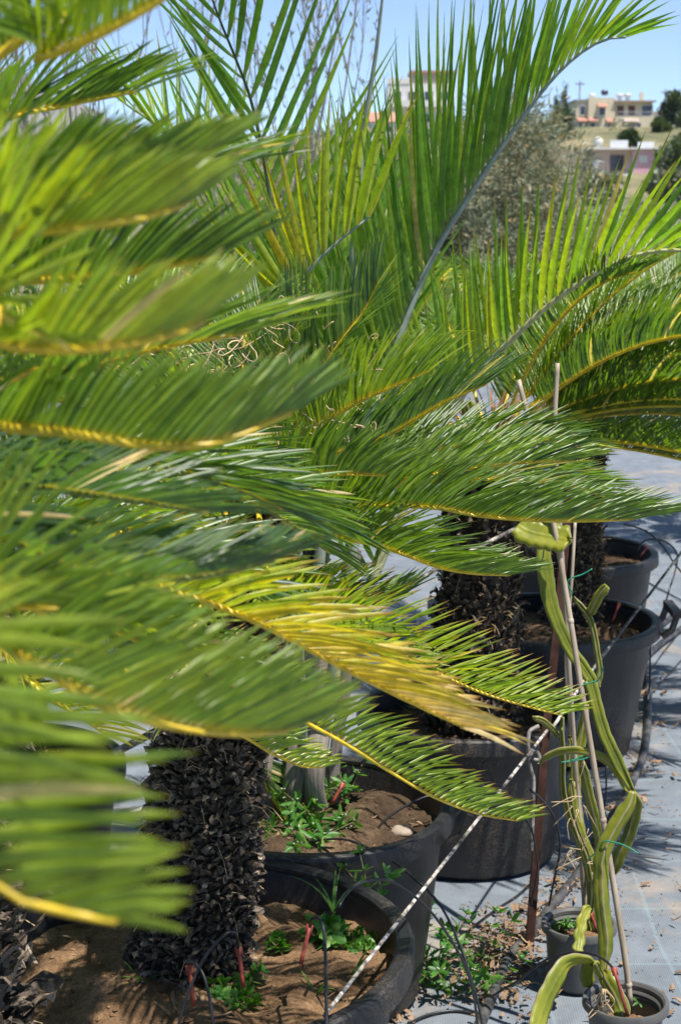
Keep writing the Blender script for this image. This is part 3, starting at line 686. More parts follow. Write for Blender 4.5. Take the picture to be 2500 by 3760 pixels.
for x, z, r_ in ((0.3, 3.6, 0.62), (0.2, 1.0, 0.5)):
    g = Geo(); cpt = Vector((p.x + x, p.y - 0.5, p.z + z)); v = [cpt + Vector((0, 0.12, 0))]; f = []
    for k in range(16): a = 6.283 * k / 16; v.append(cpt + Vector((math.cos(a) * r_, -0.08, math.sin(a) * r_)))
    for k in range(16): a = 6.283 * k / 16; v.append(cpt + Vector((math.cos(a) * r_, 0.0, math.sin(a) * r_)))
    for k in range(16): f += [(0, 1 + k, 1 + (k + 1) % 16), (1 + k, 17 + k, 17 + (k + 1) % 16, 1 + (k + 1) % 16)]
    g.add(v, f); d_ = g.obj('satellite_dish', M['white'], t, uv=False); boxpart('arm', 'steel', d_, (cpt.x - 0.04, cpt.y + 0.13, cpt.z - 0.9), (cpt.x + 0.04, cpt.y + 0.2, cpt.z))
boxpart('solar_panel', 'steel', t, (p.x + 2.2, p.y + 2, p.z + 3.0), (p.x + 4.4, p.y + 2.08, p.z + 3.9)); boxpart('solar_panel', 'steel', t, (p.x + 5.6, p.y + 2, p.z + 3.0), (p.x + 7.6, p.y + 2.08, p.z + 3.7))

t, p = house_at('far_apartment_house', 'tall pale apartment house with red roof edge behind the big palm frond', 1422, 470, 250)
boxpart('wall', 'white', t, (p.x, p.y, p.z - 4), (p.x + 10.0, p.y + 10, p.z + 6.4))
boxpart('wall', 'taupe', t, (p.x + 3.6, p.y + 0.8, p.z + 6.403), (p.x + 9.9, p.y + 9, p.z + 8.0))
boxpart('roof', 'terracotta', t, (p.x + 3.3, p.y + 0.4, p.z + 8.003), (p.x + 10.3, p.y + 9.4, p.z + 8.35))
for z in (-0.2, 3.0):
    boxpart('balcony', 'white', t, (p.x + 0.3, p.y - 1.5, p.z + z + 0.0), (p.x + 9.7, p.y - 0.003, p.z + z + 0.18))
    boxpart('balcony_front', 'taupe' if z < 1 else 'white', t, (p.x + 0.3, p.y - 1.5, p.z + z + 0.183), (p.x + 9.7, p.y - 1.4, p.z + z + 0.95))
    for x in (0.7, 3.0, 5.4, 7.8): window(t, p, x, z + 0.25, 1.4, 2.1)
boxpart('parapet', 'white', t, (p.x - 0.1, p.y - 0.1, p.z + 6.403), (p.x + 3.3, p.y + 0.15, p.z + 7.2))
t, p = house_at('far_cottage', 'small white cottage with orange tiled roof left of the apartment house', 1362, 505, 240)
boxpart('wall', 'white', t, (p.x, p.y, p.z - 3), (p.x + 3.8, p.y + 6, p.z + 2.2))
g = Geo(); g.add([(p.x - .3, p.y - .4, p.z + 2.203), (p.x + 4.1, p.y - .4, p.z + 2.203), (p.x + 4.1, p.y + 6.4, p.z + 2.203), (p.x - .3, p.y + 6.4, p.z + 2.203), (p.x - .3, p.y + 3, p.z + 3.7), (p.x + 4.1, p.y + 3, p.z + 3.7)],
      [(0, 1, 5, 4), (2, 3, 4, 5), (0, 4, 3), (1, 2, 5), (0, 3, 2, 1)]); g.obj('roof', M['terracotta'], t, uv=False, smooth=False)
window(t, p, 0.6, 0.4, 0.9, 1.2); window(t, p, 2.3, 0.4, 0.9, 1.2)

def utility_pole(label, xs0, ys0, dist, h):
    p = S(xs0, ys0, dist); t = thing('utility_pole', label, 'pole', p)
    g = Geo(); tube(g, [p - Vector((0, 0, 3)), p + Vector((0, 0, h))], lambda q: 0.16 - 0.06 * q, 8); g.obj('shaft', M['bark'], t)
    boxpart('crossarm', 'bark', t, (p.x - 0.8, p.y - 0.27, p.z + h - 0.7), (p.x + 0.8, p.y - 0.15, p.z + h - 0.5))
utility_pole('thin utility pole left of the cream house on the hill', 2124, 440, 290, 6.6)
utility_pole('thin utility pole right of the cream house on the hill', 2438, 440, 290, 5.2)

# ------------------------------------------------------------------ trees and scrub in the background
def leaf_cloud(g, blobs, n, L, W, rng, updir=0.3, ages=(0.45, 0.25), shell=0.55):
    """leaf-sized blades through the volume of ellipsoidal clumps; blobs = (centre, (rx, ry, rz))"""
    vol = [b[1][0] * b[1][1] * b[1][2] for b in blobs]; tv = sum(vol)
    for (c, rr), vv in zip(blobs, vol):
        tone = rng.gauss(0, 0.12)
        for _ in range(int(n * vv / tv) + 1):
            d = Vector((rng.gauss(0, 1), rng.gauss(0, 1), rng.gauss(0, 1))).normalized(); q = shell + (1 - shell) * rng.random() if rng.random() < .75 else rng.random()
            p = Vector((c[0] + d.x * rr[0] * q, c[1] + d.y * rr[1] * q, c[2] + d.z * rr[2] * q))
            dd = (d + Vector((rng.gauss(0, .7), rng.gauss(0, .7), rng.gauss(updir, .6)))).normalized(); wd = dd.cross(Vector((rng.gauss(0, 1), rng.gauss(0, 1), rng.gauss(0, 1)))).normalized()
            l = L * rng.uniform(.6, 1.3); w_ = W * rng.uniform(.7, 1.2); a = min(1, max(0, rng.gauss(ages[0] + tone, ages[1])))
            g.add([p, p + dd * (l * .5) + wd * (w_ * .5), p + dd * l, p + dd * (l * .5) - wd * (w_ * .5)], [(0, 1, 2, 3)], [(a, .3), (a, .5), (a, .9), (a, .5)])
def branchy(g, p, d, L, r, depth, rng, tips, spread=0.5, upw=0.25, kids=3):
    n = 5; cur = [Vector(p)]; dd = Vector(d).normalized()
    for i in range(n):
        dd = (dd + Vector((rng.gauss(0, .12), rng.gauss(0, .12), rng.gauss(upw * .3, .08)))).normalized(); cur.append(cur[-1] + dd * (L / n))
    tube(g, cur, lambda t: r * (1 - 0.6 * t), 5 if depth > 1 else 4, cap=False)
    tips.extend(cur[2:] if depth <= 1 else cur[-1:])
    if depth > 0:
        for k in range(kids):
            i = rng.randint(2, n); q = dd + Vector((rng.gauss(0, spread), rng.gauss(0, spread), rng.gauss(upw, spread * .5)))
            branchy(g, cur[i], q, L * rng.uniform(.5, .8), r * 0.5, depth - 1, rng, tips, spread, upw, kids)
def tree(name, label, base, h, rx, n, mat, rng, L=0.06, W=0.016, trunk_h=0.35, ages=(0.45, 0.25), cat='tree', group=None, nb=14, flat=0.8, crown_lo=0.35, shell=0.55):
    base = Vector(base); t = thing(name, label, cat, base, group); g = Geo(); tips = []
    branchy(g, base - Vector((0, 0, .05)), Vector((rng.gauss(0, .05), rng.gauss(0, .05), 1)), h * trunk_h, h * 0.035, 3, rng, tips, 0.6, 0.5, 3); g.obj('trunk', M['bark'], t)
    blobs = []
    for k in range(nb):
        a = rng.uniform(0, 6.28); q = math.sqrt(rng.random()); z = rng.uniform(crown_lo, 0.93); k_ = math.sin(math.pi * min(1, max(0, (z - crown_lo + .12) / (1.12 - crown_lo)))) ** .6
        s_ = rng.uniform(.22, .42) * rx
        blobs.append(((base.x + math.cos(a) * q * rx * k_ * .8, base.y + math.sin(a) * q * rx * k_ * .8, base.z + z * h), (s_, s_, s_ * flat)))
    g = Geo(); leaf_cloud(g, blobs, n, L, W, rng, ages=ages, shell=shell); g.obj('crown', M[mat], t); return t
rt = random.Random(3)
tree('olive_tree', 'grey-green olive tree behind the big upright palm frond', (1.45, 17.5, 0), 2.75, 1.5, 34000, 'olive_leaf', rt, 0.10, 0.017, ages=(.5, .3), nb=46, crown_lo=.1)
tree('olive_tree', 'grey olive tree behind the yellow-tipped palm leaflets, left of the other', (-0.75, 15.5, 0), 2.15, 1.25, 20000, 'olive_leaf', rt, 0.09, 0.016, ages=(.6, .3), nb=26, crown_lo=.1)
# bare twiggy shrub against the sky
def twig_shrub(label, base, h, spread, nst, rng):
    t = thing('twiggy_shrub', label, 'shrub', base); tips = []; g = Geo()
    for k in range(nst):
        b = Vector(base) + Vector((rng.gauss(0, spread * .4), rng.gauss(0, .2), -.03)); d = Vector((rng.gauss(0, .16), rng.gauss(0, .12), 1))
        branchy(g, b, d, h * rng.uniform(.55, .85), 0.013, 3, rng, tips, 0.30, 0.75, 3)
    g.obj('branches', M['twig'], t); gl = Geo()
    for p in tips:
        for _ in range(2 if rng.random() < .8 else 5):
            d = Vector((rng.gauss(0, .6), rng.gauss(0, .6), 1)).normalized(); wd = d.cross(Vector((rng.gauss(0, 1), rng.gauss(0, 1), 0))).normalized(); q = p + Vector((rng.gauss(0, .02), rng.gauss(0, .02), rng.gauss(0, .02)))
            l = rng.uniform(.03, .07); w_ = .012; a = rng.uniform(.2, 1)
            gl.add([q, q + d * l * .5 + wd * w_ * .5, q + d * l, q + d * l * .5 - wd * w_ * .5], [(0, 1, 2, 3)], [(a, .3), (a, .5), (a, .9), (a, .5)])
    gl.obj('leaves', M['olive_leaf'], t); return t
twig_shrub('bare twiggy grey shrub against the sky at the upper left', (-1.35, 8.8, 0), 3.3, 0.55, 8, rt)
twig_shrub('sparser twiggy shrub against the sky right of the dark palm rib', (-0.35, 9.6, 0), 3.0, 0.35, 5, rt)
for lab, xs0, ys0, dist, h, rx in (
    ('dark round tree at the right frame edge on the far hill crest', 2500, 470, 270, 5.6, 3.4),
    ('dark broad tree below the crest at the right frame edge', 2520, 655, 190, 4.2, 4.0),
    ('olive bush under the terrace wall of the pink house', 2190, 742, 150, 2.0, 2.4),
    ('olive bush right of the pink house, half out of frame', 2470, 735, 140, 2.4, 2.4),
    ('green bush on the terrace between the two far houses', 2300, 565, 235, 3.0, 2.2),
    ('green bush beside the cream house at its left corner', 2055, 545, 250, 5.5, 2.6),
    ('yellow-green bush against the annex of the cream house', 2420, 500, 255, 2.6, 1.3)):
    p = S(xs0, ys0, dist); tree('hillside_tree', lab, p, h, rx, 2600, 'tree_leaf' if 'olive' not in lab else 'olive_leaf', rt, 0.55, 0.34, 0.3, ages=(.75 if 'yellow' in lab else .4, .25), group='trees on the far hillside', nb=16, crown_lo=.18)
for lab, xs0, ys0, dist, h in (('tall thin conifer left of the cream house on the skyline', 2074, 420, 285, 5.2), ('short thin conifer left of the taller one on the skyline', 2040, 424, 285, 3.2)):
    p = S(xs0, ys0, dist); t = thing('conifer', lab, 'tree', p, 'conifers on the skyline'); g = Geo(); tube(g, [p - Vector((0, 0, 1)), p + Vector((0, 0, h))], lambda q: .12 * (1 - .8 * q), 6); g.obj('trunk', M['bark'], t)
    g = Geo(); leaf_cloud(g, [((p.x + rt.gauss(0, .25), p.y, p.z + h * z), (.55 * (1.15 - z), .55 * (1.15 - z), .5)) for z in (.2, .35, .5, .62, .75, .88, .97)], 900, .4, .16, rt, .6); g.obj('crown', M['tree_leaf'], t)
# low scrub over the hillside: one mass
g = Geo(); blobs = []
for k in range(520):
    y = rt.uniform(75, 420); x = rt.uniform(-0.26, 0.26) * y
    if any(abs(x - (hx * y)) < 0.03 * y and abs(y - hy) < 45 for hx, hy in ((.176, 272), (.19, 205), (.045, 250))) and rt.random() < .9: continue
    s_ = rt.uniform(.6, 1.7) * (0.6 + y / 300); blobs.append(((x, y, hill_z(x, y) + s_ * .35), (s_, s_, s_ * .7)))
leaf_cloud(g, blobs, 42000, .6, .34, rt, .4, ages=(.45, .3)); stuff(tag(g.obj('hillside_scrub', M['olive_leaf']), 'grey-green scrub scattered over the dry far hillside', 'scrub'))
# dry weeds along the end of the mat, behind the pots
g = Geo()
for k in range(5200):
    x = rt.uniform(-6, 8); y = rt.uniform(13, 30); L = rt.uniform(.15, .65); d = Vector((rt.gauss(0, .25), rt.gauss(0, .25), 1)).normalized(); wd = d.cross(Vector((rt.gauss(0, 1), rt.gauss(0, 1), 0))).normalized()
    leaflet(g, Vector((x, y, -.02)), d, wd, L, .012, Vector((rt.gauss(0, .2), 0, -.2)), rt.uniform(.5, 1), PROF_W, .1)
stuff(tag(g.obj('dry_grass', M['olive_leaf']), 'dry weeds growing beyond the end of the mat', 'grass'))
# haze
g = Geo(); g.box((-6100, -250, -12.5), (6100, 6300, 700)); hz = g.obj('haze', bpy.data.materials.new('haze_air'), uv=False, smooth=False); stuff(hz); hm = hz.data.materials[0]; hm.use_nodes = True
nt = hm.node_tree; nt.nodes.remove(nt.nodes['Principled BSDF']); pv = nt.nodes.new('ShaderNodeVolumePrincipled'); pv.inputs['Density'].default_value = 0.00005; pv.inputs['Color'].default_value = (0.80, 0.88, 1.0, 1); pv.inputs['Anisotropy'].default_value = 0.2
nt.links.new(pv.outputs[0], nt.nodes['Material Output'].inputs['Volume'])
hz['label'] = 'thin blue haze in the far air'
# ================================================================== POTS
rp = random.Random(21)
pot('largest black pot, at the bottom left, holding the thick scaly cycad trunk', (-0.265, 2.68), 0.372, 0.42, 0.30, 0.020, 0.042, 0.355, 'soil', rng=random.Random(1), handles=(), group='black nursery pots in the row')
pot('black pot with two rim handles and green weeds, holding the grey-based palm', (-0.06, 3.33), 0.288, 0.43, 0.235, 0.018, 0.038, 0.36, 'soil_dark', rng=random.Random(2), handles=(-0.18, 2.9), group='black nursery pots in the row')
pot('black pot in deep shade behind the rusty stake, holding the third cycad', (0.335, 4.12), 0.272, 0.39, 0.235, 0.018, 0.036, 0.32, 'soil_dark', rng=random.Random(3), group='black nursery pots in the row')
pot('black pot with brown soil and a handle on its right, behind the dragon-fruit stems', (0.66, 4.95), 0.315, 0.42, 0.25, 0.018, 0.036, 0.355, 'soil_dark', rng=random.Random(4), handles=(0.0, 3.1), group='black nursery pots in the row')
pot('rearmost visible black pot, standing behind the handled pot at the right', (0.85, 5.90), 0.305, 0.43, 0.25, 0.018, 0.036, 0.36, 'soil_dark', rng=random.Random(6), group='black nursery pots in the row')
pot('small grey pot at the bottom right corner holding a bamboo cane', (0.562, 2.985), 0.079, 0.150, 0.058, 0.005, 0.012, 0.092, 'soil', 'pot_grey', rng=random.Random(7), ribs=True, group='small cactus pots')
pot('small grey pot behind the corner one, standing by the black pipe', (0.520, 3.335), 0.0765, 0.150, 0.058, 0.005, 0.012, 0.105, 'soil', 'pot_grey', rng=random.Random(8), ribs=True, group='small cactus pots')

# ================================================================== FOREGROUND CYCAD (crown just outside the left edge)
rz = random.Random(31)
ZC = Vector((-0.86, 1.02, 1.30))
Z = thing('cycad', 'nearest cycad, out of focus, fronds sweeping in from the left edge', 'cycad', (ZC.x, ZC.y, 0.36), 'cycads in the row')
cycad_trunk(Z, (ZC.x, ZC.y, 0.36), ZC, 0.13, rz, 'scale', 0.05, 0.036, 0.027, singles=0)
def zf(pts, **kw):
    kw = {**dict(L=0.095, w=0.0038, spacing=0.0053, start=0.25, r0=0.0066, age=(0.42, 0.09), bend_t=0.06, droop=0.05, tip_len=0.7, atip=.13, jitter=1.3, twist=7), **kw}
    kw['beta'] = kw.get('beta', (78, 70)); kw['alpha'] = kw.get('alpha', (58, 24))
    return frond(Z, [ZC] + [D(*p) for p in pts], rz, **kw)
zf([(-60, 172, 1.00), (80, 138, 0.97), (180, 104, 0.95), (275, 58, 0.94), (370, 2, 0.93), (470, -70, 0.92)], age=(.34, .09), alpha=(62, 52), L=.075)
zf([(-300, 640, .90), (0, 547, .86), (125, 532, .85), (250, 516, .85), (350, 498, .86), (430, 470, .88)], L=.072, alpha=(52, 16), age=(.44, .07), w=.0044)
zf([(-300, 520, 1.0), (0, 440, .96), (200, 425, .95), (360, 398, .95), (470, 362, .96)], L=.068, alpha=(50, 16), age=(.34, .08), w=.0042)
zf([(-300, 760, .86), (0, 797, .82), (150, 807, .80), (290, 795, .80), (400, 772, .81), (470, 742, .83)], L=.074, alpha=(56, 24), age=(.46, .06), start=.35, w=.0044)
zf([(-300, 660, 1.25), (0, 650, 1.2), (220, 640, 1.16), (400, 612, 1.15), (500, 590, 1.15)], L=.09, alpha=(54, 18), age=(.20, .1))
zf([(-300, 960, 1.02), (0, 985, .98), (110, 993, .97), (220, 1008, .96), (330, 1027, .96), (430, 1030, .96), (520, 1014, .97), (600, 982, .98), (670, 952, 1.0)], L=.072, spacing=.0050, alpha=(60, 14), age=(.24, .08), w=.0037, start=.42, single=150, tip_len=.9, atip=.10)
zf([(-300, 1150, 1.12), (0, 1235, 1.08), (150, 1300, 1.05), (300, 1332, 1.04), (450, 1330, 1.04), (560, 1310, 1.06), (630, 1292, 1.08)], L=.08, alpha=(50, 16), age=(.06, .05), beta=(50, 44), start=.35, rmat='rachis_green')  # age set low: dark leaf colour stands in for shade from fronds above
zf([(-300, 1080, 1.20), (0, 1112, 1.16), (180, 1135, 1.14), (350, 1160, 1.14), (470, 1182, 1.16)], L=.085, alpha=(52, 20), age=(.05, .05), beta=(46, 40), start=.3, rmat='rachis_green')  # shade put into the leaf colour here too, by the low age
zf([(-260, 1330, .88), (0, 1488, .84), (100, 1540, .83), (230, 1622, .83), (350, 1663, .84), (480, 1686, .85), (580, 1691, .87), (660, 1684, .89)], L=.084, spacing=.0050, alpha=(66, 14), age=(.36, .07), w=.0037, start=.42, single=150, tip_len=.9, atip=.12)
zf([(-900, 1100, .66), (-420, 1230, .57), (-270, 1480, .555), (-215, 1700, .55), (-130, 1900, .55), (0, 2048, .55), (110, 2090, .545), (210, 2112, .54), (270, 2122, .54)], L=.093, w=.0056, spacing=.0094, alpha=(80, 6), age=(.42, .05), beta=(82, 76), start=.865, droop=.10, bend_t=.10, atip=.085, tip_len=.25, up=(1, -.1, .35), jitter=1.5)
zf([(-400, 1500, .62), (-160, 1560, .58), (-40, 1596, .57)], L=.05, alpha=(36, 12), age=(.46, .07), beta=(50, 40), start=.7, atip=.06)
zf([(-420, 1360, .95), (-100, 1400, .9), (100, 1400, .9), (260, 1425, .9)], L=.08, alpha=(50, 20), age=(.36, .1))
for k, az in enumerate((200, 225, 250, 275, 300, 325, 350, 20)):     # the rest of the crown, away from the picture
    frond(Z, arch(ZC, R(az), rz.uniform(35, 70), rz.uniform(.8, .95), 110), rz, L=.12, spacing=.012, w=.010, age=(.35, .1))

# ================================================================== SECOND CYCAD (trunk at the left bottom edge)
AC = Vector((-0.52, 1.90, 1.32)); ra = random.Random(37)
A = thing('cycad', 'second cycad, shaggy dry trunk cut by the bottom left corner', 'cycad', (-0.52, 1.90, 0.0), 'cycads in the row')
cycad_trunk(A, (-0.525, 1.90, 0.25), AC, 0.115, ra, 'scale', 0.045, 0.018, 0.018, singles=220, wob=.1, tilt=(-10, 60))
def af(pts, base=AC, **kw):
    kw = {**dict(L=0.12, w=0.0048, spacing=0.0070, start=0.22, r0=0.0048, beta=(50, 48), alpha=(58, 26), age=(0.35, 0.1), bend_t=0.2, droop=0.12, tip_len=0.7), **kw}
    return frond(A, [base] + [D(*p) for p in pts], ra, **kw)
af([(-150, 420, 1.6), (0, 285, 1.5), (150, 245, 1.5), (300, 215, 1.5)], age=(.16, .08), L=.11, alpha=(62, 26), beta=(56, 50))
af([(-60, 560, 1.5), (150, 470, 1.4), (330, 420, 1.4), (480, 400, 1.4)], age=(.2, .1))
af([(0, 900, 1.5), (200, 850, 1.35), (380, 800, 1.3), (560, 770, 1.3)], age=(.25, .1), alpha=(52, 22))
af([(0, 1080, 1.6), (200, 1060, 1.5), (380, 1075, 1.48), (540, 1125, 1.48), (640, 1170, 1.5)], age=(.10, .06), alpha=(50, 20), beta=(40, 36), rmat='rachis_green')
af([(0, 1240, 1.6), (300, 1330, 1.45), (560, 1420, 1.42), (800, 1545, 1.42), (960, 1625, 1.44), (1060, 1672, 1.46)], age=(.38, .07), age_tip=.62, alpha=(58, 20), beta=(64, 56), mat='cycad_leaf_dry_tip', L=.10, w=.0056, spacing=.0080, aexp=3.5)
af([(0, 1300, 1.8), (350, 1480, 1.85), (720, 1672, 1.95), (810, 1722, 1.97), (900, 1778, 1.99), (1000, 1836, 2.0), (1100, 1874, 2.02), (1190, 1890, 2.03)], age=(.38, .06), mat='cycad_leaf_dry_tip', rmat='rachis', L=.090, w=.0046, spacing=.0088, alpha=(74, 40), beta=(74, 68), start=.36, single=220, tip_len=.45, bend_t=.22, jitter=2)
af([(200, 1480, 1.95), (420, 1640, 2.0), (552, 1692, 2.02), (620, 1732, 2.03), (690, 1764, 2.04), (742, 1768, 2.05)], age=(.46, .07), L=.075, w=.0046, spacing=.0088, alpha=(74, 40), beta=(72, 66), start=.5, tip_len=.4, bend_t=.25, jitter=2)
af([(60, 1560, 1.75), (170, 1640, 1.75), (240, 1690, 1.78)], age=(.58, .07), L=.08, spacing=.009, start=.5)
af([(20, 1360, 1.6), (180, 1420, 1.5), (350, 1490, 1.45), (520, 1560, 1.45)], age=(.34, .1), alpha=(48, 20))
for k, az in enumerate((200, 225, 250, 275, 300, 325, 345)):
    frond(A, arch(AC, R(az), ra.uniform(15, 65), ra.uniform(.75, .95), 120), ra, L=.12, spacing=.012, w=.010, age=(.35, .1))
for az, el, ln in ((48, 22, .62), (66, 14, .58), (84, 20, .55), (100, 10, .5)):  # hidden fronds added to throw shade on the largest pot's soil
    frond(A, arch(AC, R(az), el, ln, 70), ra, L=.12, spacing=.009, w=.0065, age=(.15, .08), rmat='rachis_green')
fibre_heart(A, AC, ra); crown_fuzz(A, AC, ra, 40)

# ================================================================== THIRD CYCAD (thick trunk in the big pot, crown in focus)
rb = random.Random(41)
BC = D(540, 1112, 2.68); BB = Vector((-0.272, 2.69, 0.34))
B = thing('cycad', 'third cycad, thick scaly trunk in the largest pot, crown in focus', 'cycad', BB, 'cycads in the row')
cycad_trunk(B, BB, BC - Vector((0, 0, .03)), 0.093, rb, 'scale', 0.019, 0.0125, 0.0095, singles=300, wob=.10, tilt=(-30, 22))
def bf(pts, base=None, **kw):
    kw = {**dict(L=0.125, w=0.0042, spacing=0.0047, start=0.2, r0=0.0044, beta=(56, 50), alpha=(66, 28), age=(0.34, 0.08), bend_t=0.22, droop=0.10, tip_len=0.55, jitter=3), **kw}
    b = BC + (base or Vector((0.03, -0.03, 0.02)))
    return frond(B, [b] + [D(*p) for p in pts], rb, **kw)
bf([(610, 1122, 2.5), (655, 1101, 2.42), (720, 1094, 2.38), (800, 1093, 2.36), (885, 1096, 2.36)], age=(.20, .05), L=.10, alpha=(82, 55), beta=(72, 70), start=.3, bend_t=.4, w=.006)
bf([(660, 1180, 2.58), (784, 1146, 2.55), (849, 1127, 2.54), (949, 1101, 2.54), (1064, 1083, 2.54), (1214, 1066, 2.55), (1330, 1062, 2.56)], age=(.20, .1), L=.11, alpha=(56, 24), beta=(58, 52), single=0)
bf([(650, 1195, 2.55), (760, 1174, 2.48), (880, 1166, 2.44), (1000, 1170, 2.42), (1100, 1188, 2.42), (1220, 1199, 2.42), (1340, 1201, 2.43), (1450, 1198, 2.44)], age=(.19, .06), L=.115, alpha=(62, 24), beta=(70, 58), single=150, tip_len=.8, bend_t=.3)
bf([(660, 1205, 2.52), (784, 1240, 2.42), (860, 1254, 2.40), (934, 1279, 2.38), (1009, 1307, 2.37), (1084, 1321, 2.37), (1170, 1326, 2.38)], age=(.20, .06), L=.105, alpha=(64, 26), beta=(72, 60), single=150, bend_t=.3)
bf([(640, 1330, 2.9), (730, 1372, 2.9), (850, 1392, 2.9), (930, 1372, 2.9)], base=Vector((.05, .06, 0)), age=(.18, .1), L=.12, alpha=(70, 36), beta=(60, 50), rmat='rachis_green')
bf([(640, 1350, 2.45), (780, 1430, 2.36), (930, 1512, 2.31), (1069, 1579, 2.29), (1134, 1604, 2.28), (1209, 1626, 2.28), (1290, 1647, 2.28)], age=(.42, .07), L=.115, spacing=.0078, alpha=(62, 40), beta=(62, 54), mat='cycad_leaf_dry_tip', tip_len=.5, droop=.0, bend_t=.12, jitter=4)
bf([(640, 1400, 2.4), (760, 1450, 2.3), (880, 1510, 2.25), (980, 1570, 2.25)], age=(.40, .1), L=.11, alpha=(52, 24), beta=(46, 40), mat='cycad_leaf_dry_tip')
bf([(600, 1000, 2.62), (640, 830, 2.6), (680, 762, 2.58), (716, 694, 2.56)], age=(.22, .1), L=.125, alpha=(64, 46), beta=(30, 30), up=(-.35, -.55, .75), rmat='rachis', scruff=.08)
bf([(580, 960, 2.7), (560, 850, 2.72), (570, 760, 2.75), (600, 690, 2.8)], age=(.10, .08), L=.12, alpha=(52, 36), beta=(26, 26), up=(-.3, -1, .3), scruff=.08)
bf([(650, 960, 2.62), (720, 880, 2.6), (790, 780, 2.58), (840, 715, 2.57), (872, 650, 2.56)], age=(.20, .1), L=.12, alpha=(56, 28), beta=(30, 30), up=(-.6, -.6, .5))
bf([(640, 1060, 2.6), (725, 985, 2.52), (784, 951, 2.5), (840, 919, 2.48), (909, 890, 2.47), (985, 856, 2.46)], age=(.34, .08), L=.125, alpha=(64, 30), beta=(68, 58), tip_len=.6)
bf([(660, 1090, 2.68), (790, 1040, 2.66), (894, 1003, 2.64), (960, 965, 2.63), (1030, 924, 2.62), (1115, 888, 2.62)], age=(.05, .04), L=.13, alpha=(56, 24), beta=(50, 44), tip_len=.7)
bf([(640, 1100, 2.72), (780, 1040, 2.74), (880, 990, 2.76), (960, 955, 2.76), (1000, 945, 2.76)], age=(.24, .08), L=.12, alpha=(66, 40), beta=(60, 50))
bf([(660, 1130, 2.75), (800, 1085, 2.78), (950, 1048, 2.8), (1100, 1020, 2.82), (1230, 1010, 2.84), (1330, 1030, 2.86)], age=(.13, .07), L=.13, alpha=(54, 24), beta=(48, 42))
bf([(650, 1165, 2.7), (800, 1135, 2.7), (1000, 1110, 2.7), (1180, 1105, 2.72), (1330, 1125, 2.74), (1440, 1165, 2.76)], age=(.18, .08), L=.125, alpha=(52, 22), beta=(46, 42))
bf([(560, 1090, 2.4), (500, 1095, 2.2), (470, 1110, 2.1)], base=Vector((-.02, -.06, .02)), age=(.42, .06), L=.09, alpha=(75, 50), beta=(50, 50), start=.35)
bf([(585, 1120, 2.45), (560, 1130, 2.3), (580, 1140, 2.22), (660, 1150, 2.2)], base=Vector((0, -.06, 0)), age=(.36, .06), L=.085, alpha=(75, 40), beta=(55, 50), start=.35)
bf([(520, 1000, 2.6), (440, 950, 2.5), (360, 930, 2.45), (280, 940, 2.42)], base=Vector((-.04, -.02, .02)), age=(.28, .1), alpha=(60, 30))
bf([(480, 1080, 2.6), (380, 1060, 2.5), (250, 1060, 2.4), (120, 1090, 2.35)], base=Vector((-.05, -.02, 0)), age=(.28, .1), alpha=(60, 30))
bf([(470, 1130, 2.6), (350, 1180, 2.45), (240, 1260, 2.35), (150, 1370, 2.3)], base=Vector((-.05, -.03, 0)), age=(.3, .1), alpha=(60, 30))
bf([(520, 1200, 2.5), (480, 1330, 2.3), (440, 1480, 2.2), (420, 1600, 2.15)], base=Vector((-.02, -.06, -.02)), age=(.4, .1), alpha=(55, 30))
for k, az in enumerate((300, 325, 345, 5, 20, 270)):
    frond(B, arch(BC, R(az), rb.uniform(25, 68), rb.uniform(.65, .8), 115), rb, L=.125, spacing=.0085, w=.0075, age=(.3, .1))
fibre_heart(B, BC + Vector((0, 0, -.01)), rb); crown_fuzz(B, BC + Vector((0.03, -0.05, .05)), rb, 90, .17, .2)
g = Geo()                                                        # long dry curls hanging among the upright fronds
for k in range(34):
    p = D(rb.uniform(520, 860), rb.uniform(680, 1010), rb.uniform(2.42, 2.6)); L = rb.uniform(.03, .085); k_ = rb.uniform(1.2, 4.5); a = rb.uniform(0, 6.28); sx = Vector((math.cos(a), 0.2, math.sin(a))); sz = Vector((-math.sin(a), .3, math.cos(a)))
    tube(g, [p + (sx * math.cos(k_ * t) + sz * math.sin(k_ * t)) * (L * .35 * (1 - .4 * t)) + sx * L * .6 * t for t in [q / 12 for q in range(13)]], lambda t: .0010 * (1.1 - .7 * t), 4)
stuff(g.obj('dry_curls', M['straw'], B))

